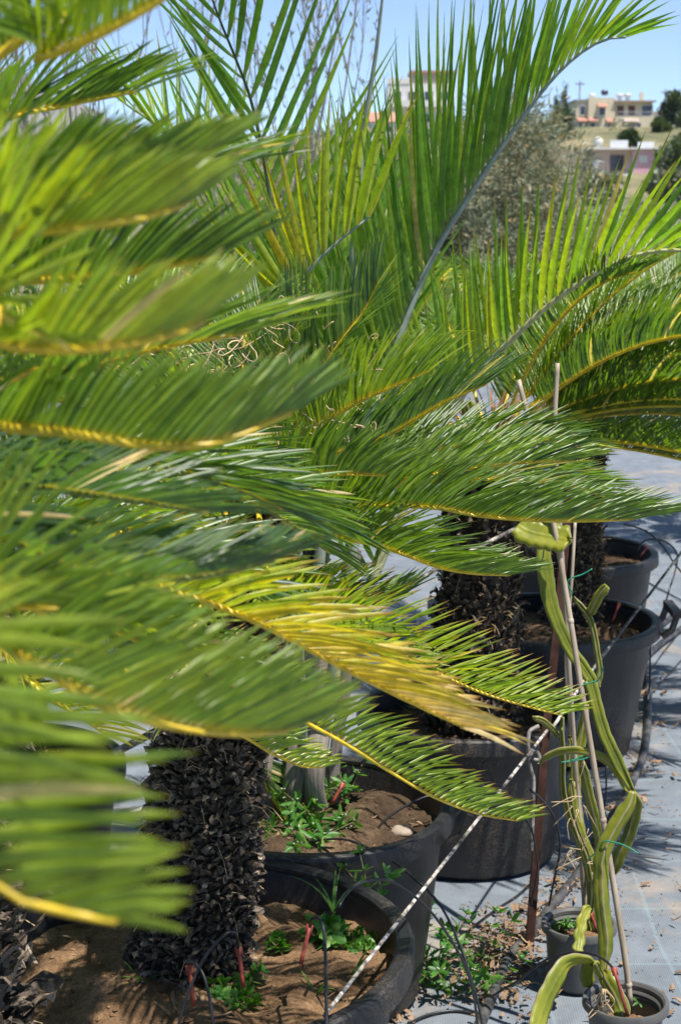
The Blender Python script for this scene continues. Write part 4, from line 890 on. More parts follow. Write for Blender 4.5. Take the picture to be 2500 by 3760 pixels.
# ================================================================== CYCADS FURTHER ALONG THE ROW
def rear_cycad(label, base, top, r, rng, fr, singles=200, sp=.0066, w=.0058, n_extra=0, L=.13, mat='scale_dark', sL=.030, sW=.016, st=.015):
    t = thing('cycad', label, 'cycad', base, 'cycads in the row'); cycad_trunk(t, base, top, r, rng, mat, sL, sW, st, singles=singles, wob=.14, tilt=(0, 50))
    for (az, el, ln, dr, ag) in fr:
        frond(t, arch(Vector(top) + Vector((math.sin(R(az)) * .03, math.cos(R(az)) * .03, 0)), R(az), el, ln, dr), rng, L=L, w=w, spacing=sp, start=.18, r0=.005, age=(ag, .08), alpha=(64, 28), beta=(50, 46), tip_len=.55, bend_t=.2, droop=.12, jitter=3)
    fibre_heart(t, top, rng, n=200); return t
rc = random.Random(51)
frC = [(az + rc.uniform(-6, 6), el * .74 + rc.uniform(-5, 5), rc.uniform(.72, .90), dr, .17 + rc.uniform(-.08, .12)) for az, el, dr in
       ((55, 68, 70), (75, 58, 75), (95, 50, 80), (115, 44, 85), (70, 40, 80), (90, 32, 80), (110, 24, 70), (85, 16, 60), (60, 24, 70), (40, 50, 90), (20, 66, 80), (130, 62, 80),
        (150, 76, 60), (100, 70, 70), (45, 34, 80), (10, 40, 90), (340, 60, 90), (310, 45, 100), (280, 55, 100), (75, 78, 50), (125, 8, 40), (65, 6, 40), (100, 4, 40), (250, 40, 100), (82, 62, 75), (66, 52, 80), (104, 58, 80), (92, 22, 60), (78, 46, 80), (112, 36, 75))]
rear_cycad('fourth cycad, dark bristly trunk in the shaded pot, fronds fanning right', (0.335, 4.12, 0.31), (0.385, 4.14, 1.10), 0.104, rc, frC, 260)
frD = [(az + rc.uniform(-8, 8), el * .74 + rc.uniform(-6, 6), rc.uniform(.72, .90), dr, .18 + rc.uniform(-.08, .1)) for az, el, dr in
       ((30, 60, 85), (60, 50, 85), (90, 42, 80), (110, 30, 70), (80, 25, 70), (50, 30, 80), (100, 12, 50), (70, 10, 50), (130, 20, 60), (0, 62, 90), (330, 60, 90), (300, 50, 90), (20, 35, 90), (120, 60, 80), (85, 70, 70), (45, 72, 70), (150, 40, 80), (115, 2, 40), (88, 4, 45), (62, 18, 60), (100, 34, 75))]
rear_cycad('fifth cycad, bristly trunk in the handled pot right of the canes', (0.735, 5.06, 0.34), (0.76, 5.10, 1.10), 0.078, rc, frD, 200, .0090, .0068)
frE = [(az, 14 + rc.uniform(0, 42), rc.uniform(.7, .9), 85, .18 + rc.uniform(-.08, .1)) for az in range(0, 360, 20)]
rear_cycad('sixth cycad, mostly hidden, in the rearmost pot', (0.85, 5.90, 0.35), (0.86, 5.92, 1.08), 0.085, rc, frE, 0, .012, .011)
for lab, x, y, h in (('farthest cycad crown at the right frame edge', 2.05, 8.2, .98), ('dark cycad crown behind the palm petioles at centre', -0.15, 6.1, 1.05), ('dark cycad crown at the left behind the palms', -1.0, 6.6, 1.0)):
    frs = [(az + rc.uniform(-8, 8), 14 + rc.uniform(0, 44), rc.uniform(.7, .9), 85, .14 + rc.uniform(-.08, .1)) for az in range(0, 360, 18)]
    rear_cycad(lab, (x, y, 0.0), (x, y, h), 0.10, rc, frs, 0, .014, .013)
rear_cycad('short cycad added at the left behind the thick trunk to shade the ground', (-0.80, 3.62, 0.36), (-0.80, 3.62, 0.62), 0.10, rc, [(az + rc.uniform(-8, 8), 25 + rc.uniform(-15, 40), rc.uniform(.75, .9), 95, .16 + rc.uniform(-.08, .1)) for az in range(0, 360, 15)], 0, .010, .0085)  # added plant: fills the gap between the near fronds and shades the mat
pot('black pot added at the left behind the thick trunk, under the added cycad', (-0.80, 3.62), 0.28, 0.42, 0.235, 0.018, 0.038, 0.36, 'soil_dark', rng=random.Random(9), group='black nursery pots in the row')  # added along with the short cycad it carries
# ================================================================== PALM in the weedy pot
rm = random.Random(61)
PB = Vector((-0.085, 3.44, 0.35))
P = thing('palm', 'young palm with grey fibrous base and tall upright frond, in the weedy pot', 'palm', PB)
def pal(plant, pts, **kw):
    kw = {**dict(L=0.44, w=0.018, spacing=0.034, alpha=(44, 20), beta=(66, 60), start=.3, r0=.011, mat='palm_leaf', rmat='palm_rachis', age=(.24, .1), bend_t=.04, droop=.02, prof=PROF_P, keel=.35, jitter=2.5, tip_len=.55, single=300), **kw}
    return frond(plant, pts, rm, **kw)
lp = lambda s: min(1, .75 + .9 * s) * (1 - .62 * max(0, (s - .45) / .55) ** 1.6)
# the big frond that rises to the right
pal(P, [PB + Vector((.03, -.02, .05)), D(770, 1500, 3.34), D(838, 1150, 3.34), D(880, 900, 3.34), D(935, 735, 3.34), D(1000, 582, 3.34), D(1100, 420, 3.33), D(1200, 272, 3.32), D(1280, 172, 3.30), D(1350, 112, 3.29), D(1405, 88, 3.28), D(1440, 86, 3.28)],
    start=.46, w=.0135, spacing=.0175, droop=.05, bend_t=.06, alpha=(40, 22), beta=(70, 64), age=(.33, .07), lenprof=lambda s: (1.10 - .28 * s) * (1 - .72 * max(0, (s - .5) / .5) ** 1.3), label='large upright green frond arching right', L=.46, up=(-.75, -.25, .6))
# dark-ribbed frond facing the viewer, leaning left
pal(P, [PB + Vector((0, .02, .05)), D(690, 1450, 3.45), D(672, 1050, 3.5), D(650, 700, 3.55), D(618, 430, 3.55), D(582, 245, 3.52), D(545, 140, 3.48), D(505, 42, 3.44), D(470, -60, 3.4)],
    start=.52, spacing=.044, alpha=(36, 30), beta=(26, 24), up=(.55, -.85, .1), rmat='palm_rachis_dark', age=(.26, .1), L=.50, w=.016, lenprof=lambda s: 1.05 - .25 * s, r0=.008, label='thin dark-ribbed frond leaning left')
# yellow-tipped lower leaflets at centre
pal(P, [PB + Vector((.01, -.02, .05)), D(690, 1400, 3.25), D(690, 1000, 3.2), D(665, 790, 3.18), D(672, 690, 3.17), D(710, 625, 3.16), D(775, 560, 3.15), D(850, 500, 3.15)],
    start=.66, spacing=.027, alpha=(62, 40), beta=(62, 58), up=(-.55, -.1, .8), mat='palm_leaf_dry_tip', age=(.54, .12), L=.36, w=.017, lenprof=lambda s: 1.05 - .3 * s, r0=.009, label='short frond with yellow dry tips')
# frond leaning to the left behind the blurred ones
pal(P, [PB + Vector((-.03, 0, .05)), D(650, 1400, 3.4), D(600, 900, 3.5), D(540, 600, 3.6), D(460, 420, 3.65), D(370, 300, 3.7), D(290, 240, 3.72)],
    start=.5, spacing=.04, alpha=(46, 26), beta=(44, 40), mat='palm_leaf_dry_tip', age=(.36, .12), L=.36, w=.014, label='left-leaning frond with dry tips', rmat='rachis_green')
# more fronds rising behind
pal(P, [PB + Vector((.02, .03, .05)), D(740, 1400, 3.5), D(780, 1000, 3.6), D(805, 760, 3.65), D(825, 560, 3.7), D(840, 420, 3.72)],
    start=.5, spacing=.036, alpha=(26, 14), beta=(20, 16), up=(.3, -1, 0), age=(.3, .1), L=.40, w=.013, label='narrow upright frond at the centre', rmat='rachis_green')
pal(P, [PB + Vector((-.01, .03, .05)), D(660, 1400, 3.6), D(640, 1000, 3.7), D(645, 800, 3.75), D(650, 640, 3.8), D(640, 500, 3.82)],
    start=.45, spacing=.036, alpha=(40, 26), beta=(18, 16), up=(.1, -1, 0), age=(.18, .1), L=.34, w=.011, label='grey-green frond behind the curled tips', rmat='rachis_green', single=0)
# unopened spear
g = Geo(); tube(g, spline([PB + Vector((0, .01, .06)), D(735, 1300, 3.4), D(790, 850, 3.42), D(835, 330, 3.42), D(862, 150, 3.4), D(880, 0, 3.38), D(888, -90, 3.37)], 30), lambda t: .013 * (1 - .85 * t ** 2), 8); g.obj('spear_leaf', M['palm_rachis'], P)
# long thin green blade that bends over at the right of the petiole
g = Geo(); c = spline([D(850, 1010, 3.2), D(905, 880, 3.15), D(985, 790, 3.1), D(1060, 763, 3.08), D(1118, 766, 3.07)], 14); T_ = tangents(c); v = []; f = []; uv = []
for i, p in enumerate(c):
    h = .006 * (1 - (i / 14) ** 3); n_ = T_[i].cross(Vector((0, -1, 0))).normalized(); v += [p - n_ * h, p + Vector((0, .002, 0)), p + n_ * h]; uv += [(.55, i / 14)] * 3
for i in range(14): f += [(i * 3, i * 3 + 1, i * 3 + 4, i * 3 + 3), (i * 3 + 1, i * 3 + 2, i * 3 + 5, i * 3 + 4)]
g.add(v, f, uv); g.obj('bent_leaflet', M['palm_leaf'], P)
# fibrous sheaths at the base
def sheath_piece(pts, w0, w1, w2, curl, face):
    """gutter-shaped leaf base, wide at the foot"""
    n = 22; c = spline(pts, n); T_ = tangents(c); g = Geo(); v = []; f = []; uv = []; m = 9; fv = Vector(face)
    for i, p in enumerate(c):
        t = i / n; wd = (w0 * (1 - t) + w1 * t) if t < .5 else (w1 * (1 - t) + w2 * t); u = (fv - T_[i] * fv.dot(T_[i])).normalized(); s_ = T_[i].cross(u)
        for layer in (0, 1):
            for k in range(m):
                a = (k / (m - 1) - .5) * curl; rr = wd / max(.6, 4 * math.sin(curl / 2)) - layer * .004
                v.append(p + s_ * (math.sin(a) * rr * 2) + u * ((math.cos(a) - 1) * rr * 2 - layer * .004)); uv.append((k / (m - 1), t))
    q = 2 * m
    for i in range(n):
        for k in range(m - 1):
            a = i * q + k; f += [(a, a + 1, a + q + 1, a + q), (a + m + 1, a + m, a + q + m, a + q + m + 1)]
        for k in (0, m - 1): a = i * q + k; f.append((a, a + q, a + q + m, a + m) if k == 0 else (a + m, a + q + m, a + q, a))
    g.add(v, f, uv); return g.obj('leaf_sheath', M['sheath'], P)
sheath_piece([D(738, 1868, 3.37), D(726, 1815, 3.34), D(728, 1750, 3.34), D(735, 1690, 3.37), D(745, 1560, 3.41), D(765, 1420, 3.43)], .035, .068, .03, 1.9, (0, -1, 0))
sheath_piece([D(668, 1872, 3.40), D(672, 1810, 3.38), D(680, 1740, 3.39), D(690, 1600, 3.42), D(700, 1450, 3.45)], .045, .045, .03, 1.6, (-.2, -1, 0))
sheath_piece([D(622, 1862, 3.41), D(612, 1800, 3.39), D(615, 1740, 3.40), D(628, 1640, 3.43), D(655, 1460, 3.48)], .02, .040, .024, 1.7, (-.5, -1, 0))
sheath_piece([D(775, 1850, 3.48), D(772, 1780, 3.47), D(782, 1690, 3.47), D(800, 1560, 3.47), D(824, 1270, 3.46)], .03, .035, .022, 1.6, (.5, -1, 0))
sheath_piece([D(700, 1850, 3.52), D(698, 1760, 3.52), D(700, 1600, 3.52), D(705, 1400, 3.52)], .05, .06, .04, 1.8, (0, -1, 0))

# ================================================================== SECOND PALM, its frond crossing to the right edge
Q0 = Vector((-0.12, 3.72, 0.30))
Q = thing('palm', 'second palm behind, pale-ribbed frond with brown tips crossing to the right edge', 'palm', Q0)
pal(Q, [Q0, D(760, 1600, 3.78), D(900, 1240, 3.82), D(1030, 965, 3.82), D(1130, 832, 3.8), D(1190, 770, 3.77), D(1260, 705, 3.74), D(1350, 642, 3.7), D(1450, 592, 3.66), D(1560, 576, 3.62), D(1680, 600, 3.58)],
    start=.45, spacing=.027, alpha=(52, 26), beta=(66, 56), mat='palm_leaf_dry_tip', rmat='palm_rachis_pale', age=(.42, .09), L=.38, w=.016, lenprof=lambda s: 1.0 - .25 * s, r0=.012, label='pale-ribbed frond with brown tips', up=(-.4, -.2, .8))
pal(Q, [Q0 + Vector((.02, .03, 0)), D(770, 1600, 3.85), D(880, 1250, 3.95), D(975, 1010, 4.05), D(1060, 860, 4.1), D(1120, 760, 4.15), D(1200, 690, 4.2)], start=.4, spacing=.035, alpha=(45, 25), beta=(40, 40), age=(.3, .1), L=.33, w=.018, rmat='palm_rachis_pale', label='inner frond', single=0)
pal(Q, [Q0 + Vector((-.02, .03, 0)), D(740, 1600, 3.85), D(810, 1200, 4.0), D(845, 900, 4.15), D(870, 650, 4.2), D(890, 480, 4.25)], start=.4, spacing=.04, alpha=(34, 18), beta=(25, 20), up=(.2, -1, 0), age=(.28, .1), L=.38, w=.017, rmat='rachis_green', label='inner upright frond', single=0)
# ================================================================== DRAGON-FRUIT CACTI, CANES, CORDS, TUBES
def r1(x, y): return 1900 + x / 2.613, 3200 + y / 2.613
def r2(x, y): return 1800 + x / 2.24, 2500 + y / 2.24
def r3(x, y): return 1200 + x / 2.24, 3100 + y / 2.24
def r4(x, y): return 1850 + x / 2.412, 1850 + y / 2.412
def r5(x, y): return 850 + x / 1.96, 2600 + y / 1.96
def r6(x, y): return 1250 + x * .797, 1880 + y * .797
def r7(x, y): return x * .797, 2820 + y * .797
YOFF = 0.125
def S_(xs, ys, Y): return S(xs, ys, Y + YOFF)
def path(conv, pts, Y):
    """points measured in one enlarged view, at distance Y (number or from, to)"""
    n = len(pts); return [S_(*conv(*p), Y if not isinstance(Y, tuple) else Y[0] + (Y[1] - Y[0]) * i / max(1, n - 1)) for i, p in enumerate(pts)]
rk = random.Random(71)
FP = Vector((0.562, 2.985, 0.09)); SP = Vector((0.52, 3.335, 0.105))
C1 = thing('dragon_fruit_cactus', 'long winding dragon-fruit cactus rooted in the corner pot', 'cactus', FP, 'dragon-fruit cacti')
C2 = thing('dragon_fruit_cactus', 'bundle of thin green dragon-fruit stems rooted in the second small pot', 'cactus', SP, 'dragon-fruit cacti')
# front plant
cactus_stem(C1, path(r1, [(1010, 1395), (985, 1290), (930, 1160), (860, 1040), (830, 950)], (2.80, 2.86)), .036, rk, .35, .3, .3, taper0=.8, taper1=.35)
cactus_stem(C1, path(r1, [(815, 960), (825, 870), (838, 760), (842, 640), (825, 480), (805, 300), (795, 150), (800, 0)], (2.86, 2.88)) + path(r2, [(905, 1500), (935, 1380), (990, 1260), (1070, 1120), (1140, 1010), (1172, 910)], (2.88, 2.90)), .031, rk, .75, -.25, .35, n=70, taper0=.35, taper1=.45)
cactus_stem(C1, path(r2, [(1010, 1580), (1055, 1450), (1130, 1290), (1180, 1120), (1196, 1000), (1175, 915)], (2.98, 2.94)), .027, rk, .6, .5, .2, taper1=.4)
cactus_stem(C1, path(r2, [(1165, 905), (1130, 830), (1070, 720), (1010, 590), (940, 440), (890, 280), (850, 120), (820, 0)], (2.92, 2.98)) + path(r4, [(770, 1560), (700, 1450), (600, 1310), (520, 1160), (455, 1010), (400, 830), (370, 640), (350, 470), (345, 340)], (2.98, 3.06)), .025, rk, .22, .15, -.3, n=90, taper0=.4, taper1=.8, wfun=lambda t: 1.0 + .35 * smooth(.55, .95, t))
cactus_stem(C1, path(r2, [(1150, 930), (1110, 850), (1050, 745), (960, 655), (850, 600), (720, 572), (600, 575), (490, 610), (395, 680)], (2.92, 3.02)), .020, rk, .8, .2, .5, n=60, taper1=.3)
cactus_stem(C1, path(r1, [(735, 890), (660, 850), (560, 845), (470, 880), (400, 965), (330, 1090), (260, 1230), (210, 1380), (180, 1500), (165, 1620)], (2.84, 2.68)), .040, rk, .26, .35, .2, n=60, taper0=.35, wfun=lambda t: .55 + .6 * smooth(.1, .5, t))
cactus_stem(C1, path(r1, [(740, 870), (770, 940), (800, 1010)], (2.83, 2.85)), .016, rk, .8, taper0=.7, taper1=.7)
cactus_stem(C1, path(r1, [(690, 870), (668, 950), (665, 1030), (690, 1100)], 2.90), .030, rk, .3, .2, .1, taper0=.5, taper1=.3)
# the broad pale pad lying across the canes
cactus_stem(C1, path(r4, [(120, 190), (200, 240), (320, 275), (450, 300), (540, 318), (592, 326)], (3.02, 2.98)), .060, rk, .12, .15, .0, taper0=.75, taper1=.08, face=(0, -1, .35), lob=.018, amp=.06)
cactus_stem(C1, [D(1112, 1010, 3.05), D(1095, 975, 3.05), D(1080, 945, 3.05), D(1074, 924, 3.05)], .030, rk, .4, .1, .1, taper0=.9, taper1=.7)
# second plant
cactus_stem(C2, path(r1, [(690, 560), (665, 440), (700, 330), (712, 180), (700, 0)], (3.18, 3.16)) + path(r2, [(815, 1650), (780, 1480), (720, 1320), (660, 1180), (615, 1020), (590, 850), (590, 650), (585, 480), (590, 300)], (3.16, 3.12)), .016, rk, .8, .3, .6, n=80, taper0=.4)
cactus_stem(C2, path(r1, [(690, 340), (640, 410), (605, 520), (590, 640), (580, 740), (582, 800)], (3.14, 3.06)), .028, rk, .25, .1, .1, taper0=.5, taper1=.15, lob=.03, amp=.16)
cactus_stem(C2, path(r1, [(715, 560), (712, 330), (705, 60)], (3.20, 3.18)) + path(r2, [(850, 1560), (800, 1400), (740, 1260), (690, 1100), (665, 940), (660, 810)], (3.18, 3.16)), .022, rk, .7, -.3, .5, n=60)
cactus_stem(C2, path(r2, [(865, 1700), (890, 1500), (895, 1330), (865, 1150), (820, 980), (780, 800), (740, 620)], (3.14, 3.08)), .021, rk, .7, .1, .3, n=60, taper1=.2)
cactus_stem(C2, path(r2, [(800, 1620), (760, 1400), (730, 1200), (700, 950), (700, 700), (740, 520), (765, 360), (790, 190)], (3.2, 3.24)), .024, rk, .4, .2, .3, n=60)
cactus_stem(C2, path(r2, [(640, 700), (655, 560), (650, 450)], 3.15), .010, rk, .8)
cactus_stem(C2, path(r2, [(560, 460), (500, 390), (430, 330), (350, 300)], (3.14, 3.1)), .014, rk, .8, taper1=.3)
cactus_stem(C2, path(r4, [(835, 1620), (845, 1480), (820, 1300), (795, 1150), (755, 1010), (690, 920), (610, 825)], (3.2, 3.24)), .014, rk, .9, .2, .4, n=60)
cactus_stem(C2, path(r4, [(755, 985), (800, 890), (850, 800), (910, 730)], (3.22, 3.2)), .022, rk, .35, .3, .1, taper0=.25, taper1=.7)
# aerial roots
g = Geo()
for k in range(9):
    p = S_(*r1(815 + rk.uniform(-10, 30), 1130), 2.82); tube(g, spline([p, p + Vector((rk.gauss(0, .012), rk.gauss(0, .01), -.025)), p + Vector((rk.gauss(0, .03), rk.gauss(-.005, .015), -.052))], 8), lambda t: .0016 * (1 - .5 * t), 5)
g.obj('aerial_roots', M['straw'], C1); g = Geo()
for k in range(16):
    p = S_(*r2(rk.uniform(630, 860), rk.uniform(700, 1500)), 3.08); tube(g, spline([p, p + Vector((rk.gauss(0, .012), -.01, rk.gauss(0, .02))), p + Vector((rk.gauss(0, .025), -.012, rk.gauss(-.02, .02)))], 8), .0009, 4)
g.obj('aerial_roots', M['straw'], C2)
# canes
def cane(label, pts, r, nodes):
    g = Geo(); n = 60; c = spline(pts, n)
    tube(g, c, lambda t: r * (1.05 - .25 * t), 9); t = g.obj('bamboo_cane', M['bamboo']); b = pts[0]; recentre(t); tag(t, label, 'cane', 'bamboo canes')
    for q in nodes:
        i = int(q * n); gg = Geo(); d = (c[i + 1] - c[i]).normalized(); rr = r * (1.05 - .25 * q); tube(gg, [c[i] - d * .005, c[i] - d * .002, c[i] + d * .002, c[i] + d * .005], lambda s: rr * (1.03 if s in (0, 1) else 1.22), 9, cap=False)
        gg.obj('node', M['bamboo'], t)
    return t
cane('pale bamboo cane leaning left, rooted in the corner pot', [S_(*r1(1078, 1275), 2.87), S_(*r1(1000, 640), 2.88), S_(2139, 2567, 2.94), S_(2032, 1925, 3.0), S_(1903, 1395, 3.06)], .0062, (.04, .31, .62, .85))
cane('upright bamboo cane with dark joints, rooted in the second small pot', [S_(*r1(640, 420), 3.22), S_(2144, 3290, 3.21), S_(2119, 2942, 3.18), S_(2090, 2500, 3.14), S_(2057, 1974, 3.12), S_(2036, 1600, 3.12), S_(2046, 1333, 3.13)], .0060, (.19, .44, .70, .88))
cane('thin grey cane tied to the others near its top', [S_(*r2(800, 1700), 3.2), S_(*r4(560, 1650), 3.2), S_(*r4(575, 1000), 3.2), S_(*r4(600, 640), 3.2), S_(*r4(628, 160), 3.22)], .0042, (.5,))
# green ties
def tie(label, pts): g = Geo(); tube(g, spline(pts, 24), .0014, 6); o = g.obj('plant_tie', M['tie']); recentre(o); tag(o, label, 'plant tie', 'green plant ties')
def loop(conv, pts, Y): return path(conv, pts, Y)
tie('green tie with a long tail on the lowest bend of the cactus', path(r2, [(770, 1525), (820, 1450), (890, 1390), (930, 1320), (1000, 1325), (1080, 1345), (1150, 1380), (1215, 1422)], (2.9, 2.84)))
tie('green tie round the canes below the arched stem', path(r2, [(570, 670), (660, 660), (740, 625), (800, 600), (800, 630), (700, 655), (660, 650)], 3.03) )
tie('green tie across the tall stem at the middle of the canes', path(r4, [(660, 1618), (740, 1590), (820, 1570), (860, 1510), (872, 1445)], (2.95, 2.93)))
tie('green tie knotted high on the canes', path(r4, [(780, 575), (690, 625), (600, 655), (560, 690), (575, 740), (600, 780), (580, 830)], 3.03))
tie('green tie hanging behind the broad pale pad', path(r4, [(352, 395), (345, 460), (325, 520), (318, 580)], 3.0))
tie('short green tie beside the curved stem', path(r2, [(735, 45), (800, 20), (880, 0)], 2.94))
YOFF = 0.0
# rusty stakes
def angle_iron(label, pts, r):
    """L-section steel stake"""
    g = Geo(); P_ = [Vector(p) for p in pts]; v = []; f = []; prof = [(-r, -r), (r, -r), (r, -r * .65), (-r * .65, -r * .65), (-r * .65, r), (-r, r)]
    for p in P_:
        for (a, b) in prof: v.append(p + Vector((a, b, 0)))
    for i in range(len(P_) - 1):
        for k in range(6): f.append((i * 6 + k, i * 6 + (k + 1) % 6, i * 6 + 6 + (k + 1) % 6, i * 6 + 6 + k))
    n = (len(P_) - 1) * 6; f += [tuple(range(6))[::-1], tuple(n + k for k in range(6))]; g.add(v, f); o = g.obj('rusty_stake', M['rust'], uv=False, smooth=False); recentre(o); return tag(o, label, 'stake')
Rb = G(1940, 3490, 0); Rt = S(2003, 2672, 3.55)
angle_iron('tall rusty iron stake wound with pale cord, in front of the shaded pot', [Rb - Vector((0, 0, .02)), Rb.lerp(Rt, .5), Rt, S(2036, 2370, 3.57), S(2058, 2140, 3.59), S(2108, 1626, 3.62)], .0092)
# cords
def cord(label, pts, r=.0036, n=60, mat='rope'):
    o = hose('cord', label, 'cord', pts, r, mat, n, 8, 'pale cords between the stakes'); return o
S0 = S(1190, 3730, 2.36)
cord('mottled white cord rising from the largest pot to the rusty stake', [S0, S0.lerp(Rt, .5) + Vector((0, 0, -.006)), Rt + Vector((0, -.02, .0))], .0034)
cord('white cord stretched from the rusty stake past the handled pot', [Rt + Vector((0.01, -.016, 0)), S(2120, 2534, 3.75), S(2211, 2410, 3.95), S(2500, 2028, 4.5), S(2720, 1740, 4.9)], .0038)
cord('white cord crossing the bristly trunk below the fronds', [S(1380, 2215, 3.3), S(1515, 2137, 3.4), S(1700, 2038, 3.55), S(1913, 1929, 3.75), S(2070, 1850, 3.9)], .0045)
cord('short pale cord end showing above the thick trunk at left', [S(430, 2760, 2.2), S(565, 2690, 2.3), S(700, 2620, 2.4)], .006)
cord('pale cord wound down the rusty stake', path(r2, [(400, 370), (320, 420), (310, 560), (350, 640), (400, 640), (385, 590), (345, 590), (320, 680), (350, 800), (350, 950), (345, 1150), (335, 1395)], 3.50), .0046, 90)
cord('frayed pale string end beside the canes', path(r2, [(490, 1555), (560, 1500), (620, 1450), (700, 1395), (650, 1400), (610, 1470)], 3.3), .0018, 40)
# tubes
def drip(label, pts, r=.0026, n=60): return hose('drip_tube', label, 'drip tube', pts, r, 'tube', n, 7, 'thin black drip tubes')
drip('black drip tube arching from the largest pot to the ground', path(r3, [(100, 515), (150, 420), (250, 330), (400, 292), (520, 303), (650, 380), (780, 480), (900, 610), (1010, 770), (1100, 930), (1170, 1100), (1212, 1280), (1235, 1478), (1245, 1560)], (2.50, 2.86)))
drip('black drip tube arching out of the weedy pot to the ground', path(r5, [(480, 1010), (580, 962), (740, 942), (870, 960), (1050, 1040), (1200, 1130)], (3.26, 3.06)) + path(r3, [(740, 300), (830, 380), (930, 500), (1020, 660), (1090, 830), (1150, 1000), (1210, 1180), (1250, 1350), (1275, 1478), (1290, 1570)], (3.0, 2.9)))
drip('black drip tube arching into the corner pot', path(r1, [(-250, 1200), (-120, 1120), (0, 1050), (150, 930), (300, 832), (450, 787), (600, 776), (720, 792), (820, 842), (880, 892), (922, 940)], (3.1, 2.92)))
drip('black drip tube hanging in front of the shaded pot', path(r2, [(320, 890), (420, 980), (510, 1100), (560, 1250), (570, 1400), (540, 1560), (505, 1720), (480, 1850)], (3.44, 3.5)), .0028)
drip('black drip tube curling beside the rusty stake', path(r2, [(200, 1020), (280, 1130), (340, 1230), (372, 1400), (385, 1560), (360, 1700), (330, 1850)], (3.44, 3.46)), .0024)
drip('black drip tube looping over the rim of the weedy pot', path(r5, [(1020, 945), (1060, 855), (1150, 770), (1280, 690), (1420, 632), (1500, 640)], (3.3, 3.36)), .0028)
drip('black drip tube beside the thick trunk, leaning to a red stake', path(r7, [(815, 1220), (850, 1090), (890, 980), (960, 850), (1040, 765), (1085, 765), (1098, 830)], (2.40, 2.48)), .0026)
drip('black drip tube crossing low in the largest pot', path(r7, [(865, 900), (900, 900), (940, 960), (970, 1080), (985, 1200)], (2.46, 2.38)), .0026)
drip('black drip tube standing upright at the front of the largest pot', path(r7, [(1505, 1230), (1503, 1100), (1500, 900), (1490, 740), (1465, 692), (1435, 700), (1428, 730)], (2.34, 2.48)), .0028)
gp = lambda conv, pts, z=.006: [G(*conv(*p), z) for p in pts]
drip('black drip tube lying on the mat in front of the shaded pot', gp(r3, [(1090, 760), (1250, 640), (1400, 530), (1568, 420), (1700, 300)]), .003)
drip('black drip tube lying on the mat at the bottom edge', gp(r3, [(640, 1500), (760, 1430), (900, 1385), (1060, 1370), (1230, 1400)]), .003)
drip('black drip tube arcing over the mat behind the handled pot', path(r4, [(1060, 180), (1250, 240), (1400, 370), (1500, 520), (1580, 620)], (5.6, 5.2)), .003)
drip('black drip tube looping out of the rearmost pot', path(r4, [(1180, 410), (1230, 335), (1330, 312), (1450, 350), (1530, 450), (1512, 600), (1460, 760), (1425, 890)], (5.6, 5.3)), .003)
drip('black drip tube lying on the mat right of the handled pot', gp(r4, [(1270, 690), (1350, 740), (1450, 790), (1600, 870)]), .003)
drip('black drip tube slanting up the mat at the right edge', gp(r4, [(1290, 1700), (1420, 1550), (1600, 1350)]), .003)
drip('second black drip tube slanting up the mat at the right edge', gp(r4, [(1300, 1470), (1420, 1300), (1600, 1080)]), .003)
drip('black drip tube hanging down the side of the handled pot', path(r4, [(1300, 1120), (1292, 1300), (1290, 1500), (1285, 1640), (1270, 1740)], (4.9, 4.8)), .003)
drip('black drip tube upright between the canes and the handled pot', path(r2, [(930, 540), (945, 700), (950, 900), (930, 1060)], (3.9, 3.9)), .0025)
# pipe on the ground
pp = [(1690, 3900), (1762, 3760), (1843, 3569), (1887, 3493), (1961, 3410), (2045, 3300), (2130, 3196), (2246, 3004), (2295, 2924), (2335, 2835), (2362, 2768), (2378, 2634), (2376, 2500), (2365, 2380), (2420, 2300), (2520, 2230)]
hose('irrigation_pipe', 'thick black irrigation pipe lying along the pots', 'pipe', [G(x, y, .014) for x, y in pp], .0125, 'pipe', 120, 12)
hose('irrigation_pipe', 'second thick black pipe running out to the right edge', 'pipe', [G(x, y, .014) for x, y in ((2330, 2460), (2400, 2385), (2470, 2330), (2560, 2270), (2700, 2190))], .0125, 'pipe', 60, 12)
# red drip stakes
def drip_stake(label, a, b):
    a, b = Vector(a), Vector(b); g = Geo(); d = (b - a).normalized(); tube(g, [b, b.lerp(a, .3), b.lerp(a, .72), a], lambda t: .0040 - .0004 * t, 6)
    s_ = d.cross(Vector((0, 1, 0))).normalized(); gbar(g, [a + d * .012, a + d * -.004], .006, .0022, s_); o = g.obj('drip_stake', M['red'], uv=False); recentre(o); tag(o, label, 'drip stake', 'red drip stakes')
drip_stake('red drip stake against the foot of the thick trunk', S(*r7(1100, 835), 2.48), S(*r7(1122, 1010), 2.47))
drip_stake('pinkish drip stake nearest the bottom edge in the largest pot', S(*r7(873, 920), 2.44), S(*r7(893, 1095), 2.43))
drip_stake('red drip stake leaning right in the sunny side of the largest pot', S(*r7(1426, 732), 2.52), S(*r7(1386, 905), 2.50))
drip_stake('red drip stake leaning behind the palm base', S(*r5(800, 550), 3.40), S(*r5(720, 690), 3.39))
drip_stake('red drip stake in the corner pot', S(*r1(922, 940), 2.92), S(*r1(1055, 1385), 2.92))
drip_stake('red drip stake in the second small pot', S(*r1(692, 385), 3.31), S(*r1(770, 590), 3.30))
drip_stake('pink drip stake in the handled pot', S(*r4(1018, 885), 5.0), S(*r4(955, 1050), 4.98))
drip_stake('red drip stake in the rearmost pot', S(*r4(1265, 385), 5.9), S(*r4(1200, 470), 5.85))

